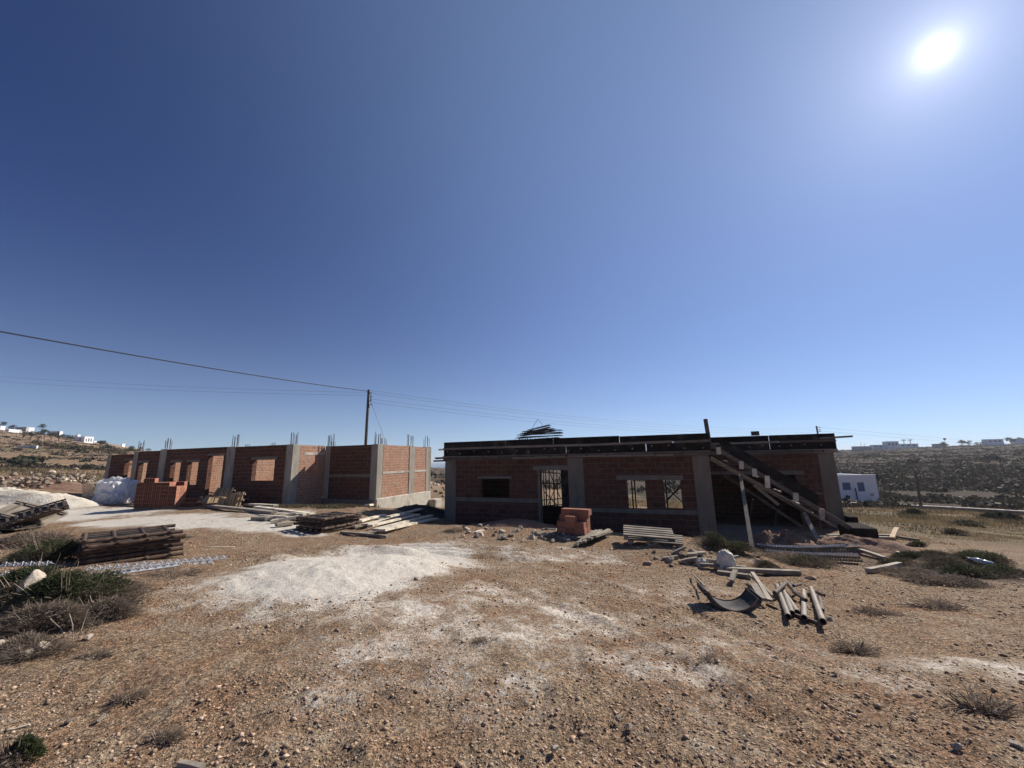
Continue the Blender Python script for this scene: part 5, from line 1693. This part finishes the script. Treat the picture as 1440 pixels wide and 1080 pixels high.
def hill_scrub(name, n_, tx0, tx1, d0, d1, s0, s1, seed, mat, thr=-.1, nleaf=22):
    rg = np.random.default_rng(seed)
    dd = d0 + (d1 - d0) * rg.uniform(0, 1, n_) ** 1.25; tx = rg.uniform(tx0, tx1, n_)
    x, y = dd * tx, dd
    ok_ = (fbm(x / 14, y / 14, 3, seed) > thr) & (y < np.interp(tx, TX, CRY) + 3)
    x, y = x[ok_], y[ok_]
    z = ground_h(x, y)
    sz2 = s0 * np.exp(rg.normal(0, .45, len(x))); sz2 = np.minimum(sz2, s1)
    v_, f_ = clump_cloud(np.stack([x, y, z], -1), sz2, nleaf, seed + 1, .42, .55)
    tag(np_mesh(name, v_, f_, M[mat]), kind='stuff')


hill_scrub('hillside_scrub', 26000, .55, 1.55, 39, 366, .6, 1.5, 41, 'leaf_scrub', -.42, 12)
hill_scrub('hillside_scrub', 9000, -1.6, -.5, 38, 240, .42, 1.1, 42, 'leaf_scrub', -.2, 12)
hill_scrub('hillside_scrub', 1500, -.5, .55, 55, 380, .8, 2.2, 43, 'leaf_scrub', -.2)
hill_scrub('hillside_bushes', 110, -1.6, -.75, 60, 200, 1.2, 2.4, 44, 'leaf_tree', .05, 60)
hill_scrub('hillside_bushes', 110, .6, 1.55, 60, 320, 1.4, 2.8, 45, 'leaf_scrub', .05, 60)


def sky_pt(px, py, Y): return at_depth(px, py, Y)


def tree(px, pyb, pyt, wpx, Y, label, seed, group=None, name='tree', mat='leaf_tree', trunk_frac=.25, n_=420):
    Y = min(Y, max(60, G(px, pyb).y))
    base_ = at_depth(px, pyb, Y); base_.z = gh(base_.x, base_.y) - .2
    top = at_depth(px, pyt, Y); h_ = max(1.0, top.z - base_.z); w_ = wpx * Y / F
    t_ = thing(name, label, 'tree', base_, 0, group)
    rg = np.random.default_rng(seed)
    nb_ = 9
    cc = np.stack([rg.normal(0, .15, nb_) * w_, rg.normal(0, .15, nb_) * w_, h_ * (trunk_frac + (1 - trunk_frac) * rg.uniform(.15, .85, nb_))], -1)
    v_, f_ = clump_cloud(cc, np.full(nb_, max(w_ * .3, .3)) * rg.uniform(.7, 1.2, nb_), n_ // nb_, seed, .34, .8)
    np_mesh('crown', v_, f_, M[mat], t_)
    b = MB(); b.tube((0, 0, -.3), (0, 0, h_ * max(trunk_frac, .3)), max(.05, w_ * .05), max(.03, w_ * .03), 6)
    for c_ in cc[:5]: b.tube((0, 0, h_ * max(trunk_frac, .3) * .8), tuple(c_), max(.03, w_ * .025), .02, 5)
    b.build('trunk', M['bark'], t_)
    return t_


def hd(px, py):  # depth at which the hill meets this pixel, limited to just before its crest
    p = G(px, py); t_ = (px - 720) / F
    return min(p.y, float(np.interp(t_, TX, CRY)) - 2)


tree(59, 608, 595, 8, 232, 'lone tree with a round crown on a bare trunk above the hill houses', 301, trunk_frac=.5)
for i, (px, pyb, pyt, w_, Y, lab) in enumerate([
        (4, 600, 592, 9, 238, 'dark tree at the left edge of the hilltop'), (16, 606, 598, 9, 236, 'dark tree behind the leftmost hill houses'), (32, 618, 605, 12, 215, 'dark bushy tree below the square white hill house'),
        (42, 620, 607, 12, 213, 'second dark bushy tree below the square white house'), (53, 622, 605, 13, 213, 'tall dark tree below the lone round one'), (62, 618, 604, 10, 218, 'dark tree left of the long low roof'),
        (72, 619, 610, 11, 215, 'dark hedge tree below the long low roof'), (82, 620, 610, 11, 215, 'dark hedge tree in the middle of the hill row'), (92, 621, 611, 11, 215, 'dark hedge tree right in the hill row'), (100, 622, 612, 9, 215, 'dark hedge tree left of the right white hill house'),
        (142, 626, 621, 12, 225, 'low round tree right of the white hill house'), (185, 634, 628, 9, 240, 'dark tree on the hill crest above the left shell'), (196, 636, 629, 8, 240, 'second dark tree on the crest above the left shell'), (207, 638, 631, 7, 240, 'third dark tree on the crest beside the bars')]):
    tree(px, pyb, pyt, w_, Y, lab, 310 + i, 'trees on the left hill', n_=300)
# olive-green hedge band
for i in range(16):
    px = 55 + i * 8; py = 622 + i * .75
    tree(px, py + 6, py - 1 + random.uniform(-1, 1), 13, 185, 'olive green bush in the hedge band below the hill houses', 340 + i, 'olive hedge on the left hill', 'hedge_bush', 'leaf_dull', .05, 260)
# ridge trees right
for i, (px, pyb, pyt, w_, lab) in enumerate([(1352, 625, 619, 12, 'bushy tree left of the low long ridge house'), (1362, 625, 620, 9, 'bushy tree right of the first on the right ridge'), (1374, 625, 621, 7, 'small bush on the right ridge'),
                                            (1380, 624, 621, 6, 'smallest bush beside the low ridge house'), (1422, 622, 616, 13, 'bushy tree right of the low ridge house'), (1434, 621, 616, 12, 'bushy tree at the right edge of the ridge'), (1327, 627, 623, 12, 'low bush below the ridge mast')]):
    tree(px, pyb, pyt, w_, 330, lab, 380 + i, 'trees on the right ridge', n_=260)


def palm(px, pyb, pyt, Y, label, seed):
    base_ = at_depth(px, pyb, Y); base_.z = gh(base_.x, base_.y) - .3
    h_ = at_depth(px, pyt, Y).z - base_.z
    t_ = thing('palm_tree', label, 'palm', base_, 0, 'palms on the right ridge')
    b = MB(); b.tube((0, 0, 0), (.1, 0, h_ - .6), .28, .2, 8); b.build('trunk', M['bark'], t_)
    b = MB(); rn = random.Random(seed)
    for k_ in range(22):
        a = rn.uniform(0, 6.28); e = rn.uniform(-.3, .9); L_ = 2.0
        p0 = Vector((.1, 0, h_ - .6)); p1 = p0 + Vector((math.cos(a) * L_ * .6, math.sin(a) * L_ * .6, L_ * .45 * e + .25)); p2 = p0 + Vector((math.cos(a) * L_, math.sin(a) * L_, L_ * .35 * e - .25))
        s_ = Vector((-math.sin(a), math.cos(a), 0)) * .22
        b.add([p0, p1 + s_, p2, p1 - s_], [(0, 1, 2, 3)])
    b.build('fronds', M['leaf_tree'], t_)


palm(1272, 627, 618.5, 333, 'left one of the two palms on the right ridge', 1)
palm(1281, 627, 618.5, 333, 'right one of the two palms on the right ridge', 2)


# ------------------------------------------------------------------ far houses
def house(px0, px1, pyt, pyb, Y, depth, label, mat='whitewash', wins=(), name='white_house', rz_=0.0, parapet=True, group=None, ground=True):
    a = at_depth(px0, pyb, Y); b_ = at_depth(px1, pyb, Y); tp = at_depth((px0 + px1) / 2, pyt, Y)
    w_ = (b_ - a).length; c_ = (a + b_) / 2
    zb = min(gh(c_.x, c_.y), a.z, b_.z) - .4
    H_ = tp.z - zb
    t_ = thing(name, label, 'house', (c_.x, c_.y, zb), rz_, group)
    z0 = c_.z - zb
    ow = []
    for (fx0, fx1, fz0, fz1) in wins:
        ow.append((-w_ / 2 + fx0 * w_, -w_ / 2 + fx1 * w_, z0 + fz0 * (H_ - z0), z0 + fz1 * (H_ - z0)))
    us = sorted({-w_ / 2, w_ / 2, *[o_[0] for o_ in ow], *[o_[1] for o_ in ow]}); zs_ = sorted({0, H_, *[o_[2] for o_ in ow], *[o_[3] for o_ in ow]})
    fl = lambda i, j: not any(o_[0] < (us[i] + us[i + 1]) / 2 < o_[1] and o_[2] < (zs_[j] + zs_[j + 1]) / 2 < o_[3] for o_ in ow)
    b = MB(); grid_wall(b, us, zs_, fl, 0, .3)
    b.box(-w_ / 2, .302, 0, -w_ / 2 + .3, depth, H_); b.box(w_ / 2 - .3, .302, 0, w_ / 2, depth, H_); b.box(-w_ / 2 + .302, depth - .3, 0, w_ / 2 - .302, depth, H_)
    b.build('wall', M[mat], t_)
    b = MB(); b.box(-w_ / 2 + .302, .302, H_ - .45, w_ / 2 - .302, depth - .302, H_ - .25); b.build('roof', M[mat], t_)
    for o_ in ow:
        f_ = pbox('window', M['shutter_blue'], t_, o_[0] + .002, .10, o_[2] + .002, o_[1] - .002, .14, o_[3] - .002)
    return t_, w_, H_, z0


# the white house in the field at right
h_, w_, H_, z0 = house(1183, 1236, 668.5, 704, 47, 6, 'white cube house with two blue shutters behind the road wall', wins=((.12, .33, .42, .72), (.50, .68, .36, .72)), name='white_house', rz_=R(-4))
b = MB(); b.box(-w_ / 2 - .04, -.05, H_ + .002, w_ / 2 + .04, .26, H_ + .08); b.build('parapet_cap', M['whitewash'], h_)
b = MB(); b.tube((-.3, -.06, z0), (-.3, -.06, z0 + 1.4), .05, n=8); b.build('drain_pipe', M['dark_metal'], h_)
b = MB(); b.box(w_ * .30, -.10, z0 + .5, w_ * .36, -.002, z0 + .8); b.build('meter_box', M['render_grey'], h_)

W2 = ((.12, .28, .35, .7), (.42, .58, .35, .7), (.70, .86, .35, .7))
def hhouse(x0, x1, yt, yb, depth, label, **kw):
    Y = min(240, max(70, G(x1, yb).y))
    return house(x0, x1, yt, yb, Y, depth * Y / 220, label, **kw) + (depth * Y / 220,)


hhouse(-9, 0, 599, 604, 2.2, 'white hill house cut by the left picture edge')
hhouse(7, 12, 603.5, 607.5, 6, 'low white terrace house at far left of the hill')
hhouse(21, 36, 600.5, 607, 1.2, 'grey flat-roofed hill house left of the square white one', mat='render_grey', wins=W2[:2], name='grey_house')
hhouse(35, 39, 601, 607, 2.9, 'square bright white hill house below the lone tree')
hhouse(66, 83, 606.5, 611, 1.2, 'long low dark-walled hill house left of the tiny white one', mat='render_grey', name='grey_house')
hhouse(81, 83.5, 606.5, 611, 1.6, 'tiny white hill house at the end of the long low one')
hb, w_, H_, z0, D_ = hhouse(103, 118, 614, 622, 4.8, 'big hill house with a grey front and bright white side wall', wins=((.5, .65, .3, .7),))
for f0, f1, g1 in ((.15, .27, .6), (.42, .55, .72), (.68, .80, .72)):
    pbox('window', M['window_dark'], hb, w_ / 2 - .02, D_ * f0, z0 + (H_ - z0) * .15, w_ / 2 + .02, D_ * f1, z0 + (H_ - z0) * g1)
hhouse(107, 109, 611, 614.5, 1.4, 'tiny white roof room above the grey front of the big hill house')
hhouse(131, 132, 620, 622.5, 1.4, 'low white annex right of the big hill house')
hhouse(170, 171.5, 624, 626.5, 1.8, 'tiny white house alone on the crest right of the hill houses')
# white retaining wall below the hill trees
_y = G(40, 630).y; a_, b2 = at_depth(27, 628.5, _y), at_depth(51, 628.5, _y)
bb = MB(); bb.beam(a_ + Vector((0, 0, -.3)), b2 + Vector((1.5, -1.0, -.3)), .4, 1.2); tag(bb.build('retaining_wall', M['whitewash']), 'white retaining wall on the left hill slope below the dark trees', 'wall')

RG = 335
house(1202, 1226, 627.5, 631, RG - 6, 3, 'lowest pale house at the left end of the right ridge', 'render_grey', wins=(), name='grey_house')
house(1228, 1250, 625.5, 630, RG - 4, 3, 'long low white house left of the tallest ridge house', wins=W2)
house(1248, 1265, 620.5, 629, RG - 8, 4, 'tallest white house on the right ridge beside the palms', wins=W2)
house(1265, 1292, 624, 629, RG - 6, 3, 'long white house under the two palms on the ridge', wins=W2)
house(1316, 1332, 624, 628, RG - 6, 3, 'low house right of the palms on the ridge', 'render_grey', wins=(), name='grey_house')
house(1389, 1412, 617.5, 623.5, 330, 4, 'pale flat house between bushy trees on the right ridge', wins=W2)
house(1430, 1446, 617, 621.5, 328, 4, 'pale house cut by the right picture edge', wins=())
for px, pyt, lab in ((1211, 622, 'left thin mast at the end of the right ridge'), (1216, 623, 'right thin mast at the end of the right ridge'), (1329, 616, 'thin mast with a small head on the right ridge')):
    p_ = at_depth(px, 629, 332); b = MB(); t2 = at_depth(px - 1, pyt, 332)
    b.tube(Vector((p_.x, p_.y, gh(p_.x, p_.y) - .3)), t2, .12, .09, 6)
    if px == 1329: b.box(t2.x - .8, t2.y - .3, t2.z - 1.6, t2.x + .8, t2.y + .3, t2.z)
    tag(b.build('mast', M['pole_wood']), lab, 'mast')

# ------------------------------------------------------------------ roadside wall
pts = [(at_depth(1150, 705.5, 44)), at_depth(1188, 706.5, 42.5), at_depth(1260, 709.5, 40), at_depth(1330, 713, 37.5), at_depth(1420, 718, 34.5), at_depth(1560, 726, 30)]
rw = thing('stone_wall', 'low stone field wall with a whitewashed top along the road', 'wall', pts[0])
b1, b2 = MB(), MB(); o0 = pts[0]
for a_, c_ in zip(pts[:-1], pts[1:]):
    n_ = 14
    for k_ in range(n_):
        p0 = a_.lerp(c_, k_ / n_); p1 = a_.lerp(c_, (k_ + 1) / n_)
        zt = -.065
        g0 = gh(p0.x, p0.y) - .4; mid = (p0.z + p1.z) / 2
        h2 = mid + zt - g0
        b1.beam(Vector((p0.x, p0.y, g0 + h2 / 2)) - o0, Vector((p1.x, p1.y, g0 + h2 / 2)) - o0, .4, h2, jit=.02)
        b2.beam(Vector((p0.x, p0.y, p0.z + .0)) - o0, Vector((p1.x, p1.y, p1.z + .0)) - o0, .46, .08, jit=.012)
b1.build('stonework', M['stone_wall'], rw); b2.build('coping', M['concrete_pale_lit'], rw)
for i, (px, py, w_, h_, lab) in enumerate([(1225, 704, 26, 7, 'dark shrub in front of the white cube house'), (1258, 702, 36, 8, 'dark shrub right of the white cube house'), (1275, 704, 30, 6, 'low shrub behind the road wall'), (1218, 713, 16, 7, 'round shrub before the road wall'),
                                           (1285, 725, 24, 9, 'dark round shrub in the dry field'), (1400, 730, 26, 10, 'left dark shrub at right of the dry field'), (1420, 731, 24, 9, 'right dark shrub at right of the dry field'), (1310, 704, 16, 8, 'shrub behind the road wall by the leaning post'),
                                           (1360, 740, 40, 8, 'dull weed clump in the middle of the dry field'), (1340, 752, 22, 5, 'small weed clump nearer in the dry field'), (1425, 712, 24, 7, 'shrub row on the road wall at the right edge')]):
    p = G(px, py); w2 = w_ * p.y / F
    if p.y > 60: p = at_depth(px, py, 44); p.z = gh(p.x, p.y)
    shrub(p, w2 / 2, w2 / 2, h_ * p.y / F, 1500, 'leaf_tree' if 'dark' in lab or 'shrub' in lab else 'leaf_dull', lab, 420 + i, None, .16, .05, .2, up=.3)


# ------------------------------------------------------------------ poles and wires
PY = 40.0
pb = at_depth(511, 650, PY); pt = at_depth(518.5, 548, PY); pb.z = gh(pb.x, pb.y) - .3
pb.x = pt.x - .05
up_ = thing('utility_pole', 'dark wooden utility pole standing behind the left brick shell', 'pole', pb)
b = MB(); b.tube((0, 0, 0), pt - pb, .17, .12, 10); b.build('pole', M['pole_wood'], up_)
b = MB()
for z_ in (.3, .75, 1.15, 1.55):
    b.tube(Vector((.12, -.05, pt.z - pb.z - z_)), Vector((.40, -.05, pt.z - pb.z - z_)), .025, n=6)
    b.tube(Vector((.40, -.05, pt.z - pb.z - z_ - .08)), Vector((.40, -.05, pt.z - pb.z - z_ + .12)), .06, .04, 8)
b.build('insulators', M['render_grey'], up_)
b = MB(); b.tube((.1, -.1, pt.z - pb.z - .9), (.22, -.1, pt.z - pb.z - 1.9), .05, n=6); b.poly([(.1, -.1, pt.z - pb.z - .2), (.35, -.1, pt.z - pb.z - .6), (.3, -.1, pt.z - pb.z - 1.3)], .03, 5); b.build('cable_loop', M['cable_black'], up_)


def cable(a, b_, sag, r_, mat, label, n_=40, group=None, name='cable'):
    pts = []
    for i in range(n_ + 1):
        t_ = i / n_; p = a.lerp(b_, t_); p = p - Vector((0, 0, sag * 4 * t_ * (1 - t_))); pts.append(p - a)
    b = MB(); b.poly(pts, r_, 5); o_ = b.build(name, M[mat]); o_.location = a
    return tag(o_, label, 'cable', group)


cable(at_depth(-260, 418, 13), at_depth(517, 550, PY), .25, .035, 'cable_black', 'thick black cable sagging from the left edge to the utility pole')
for (y0, y1, sg, lab) in ((549, 601, 1.6, 'topmost'), (553, 604, 1.6, 'second'), (561, 607, 1.5, 'third'), (566, 610, 1.5, 'lowest')):
    cable(at_depth(522, y0, PY), at_depth(1152, y1, 85), sg, .010, 'wire_pale', lab + ' of the four thin wires running right from the utility pole', group='thin wires right of the pole', name='wire')
cable(at_depth(-100, 520, 70), at_depth(517, 552, PY), .6, .010, 'wire_pale', 'upper thin pale wire running left from the utility pole', name='wire')
cable(at_depth(-100, 528, 70), at_depth(517, 556, PY), .6, .010, 'wire_pale', 'lower thin pale wire running left from the utility pole', name='wire')
cable(at_depth(522, 566, PY), at_depth(545, 628, PY - 2), .0, .025, 'wire_pale', 'steel guy wire slanting down from the utility pole', name='guy_wire')
for (y0, y1, lab) in ((601, 628, 'upper'), (606, 632, 'lower')):
    cable(at_depth(1152, y0, 85), at_depth(1500, y1, 260), .5, .018, 'wire_pale', lab + ' thin wire running right from the pole behind the roof', name='wire')
pb = at_depth(1153, 640, 85); pb.z = gh(pb.x, pb.y) - .3; pt = at_depth(1148, 599, 85); pb.x = pt.x + .2
u2 = thing('utility_pole', 'utility pole whose top pokes over the right roof edge', 'pole', pb)
b = MB(); b.tube((0, 0, 0), pt - pb, .2, .15, 8); b.build('pole', M['pole_wood'], u2)
b = MB()
for z_ in (.3, .8, 1.2): b.tube(Vector((0, 0, pt.z - pb.z - z_)), Vector((.45, 0, pt.z - pb.z - z_)), .05, n=6); b.tube(Vector((.45, 0, pt.z - pb.z - z_ - .1)), Vector((.45, 0, pt.z - pb.z - z_ + .15)), .08, n=6)
b.build('insulators', M['render_grey'], u2)
pb = at_depth(1293, 700, 48); pt = at_depth(1286.5, 663, 48); pb.z = gh(pb.x, pb.y) - .2
b = MB(); b.tube((0, 0, 0), pt - pb, .13, .10, 8); o_ = b.build('leaning_post', M['pole_wood']); o_.location = pb; tag(o_, 'dark leaning post standing behind the road wall', 'post')

# ------------------------------------------------------------------ plastic bottle
p_ = G(1400, 806) + Vector((0, 0, .16)); q_ = at_depth(1390, 792, p_.y + .05); ax = (q_ - p_).normalized()
bt = thing('plastic_bottle', 'clear plastic bottle lying in the green shrubs at right', 'bottle', p_)
b = MB(); b.smooth = True; zq = Vector((0, 0, 1)).rotation_difference(ax)
prof = [(0, .0), (0, .042), (.02, .046), (.12, .044), (.14, .041), (.16, .046), (.22, .045), (.27, .028), (.30, .014), (.33, .014)]
vs, fs = [], []; n_ = 14
for (z_, r_) in prof:
    for k_ in range(n_): vs.append(zq @ Vector((r_ * math.cos(6.2832 * k_ / n_), r_ * math.sin(6.2832 * k_ / n_), z_)))
for j in range(len(prof) - 1):
    for k_ in range(n_): fs.append((j * n_ + k_, j * n_ + (k_ + 1) % n_, (j + 1) * n_ + (k_ + 1) % n_, (j + 1) * n_ + k_))
b.add(vs, fs); b.build('bottle_body', M['plastic_clear'], bt)
b = MB(); b.tube(zq @ Vector((0, 0, .325)), zq @ Vector((0, 0, .345)), .017, n=12); b.build('bottle_cap', M['whitewash'], bt)
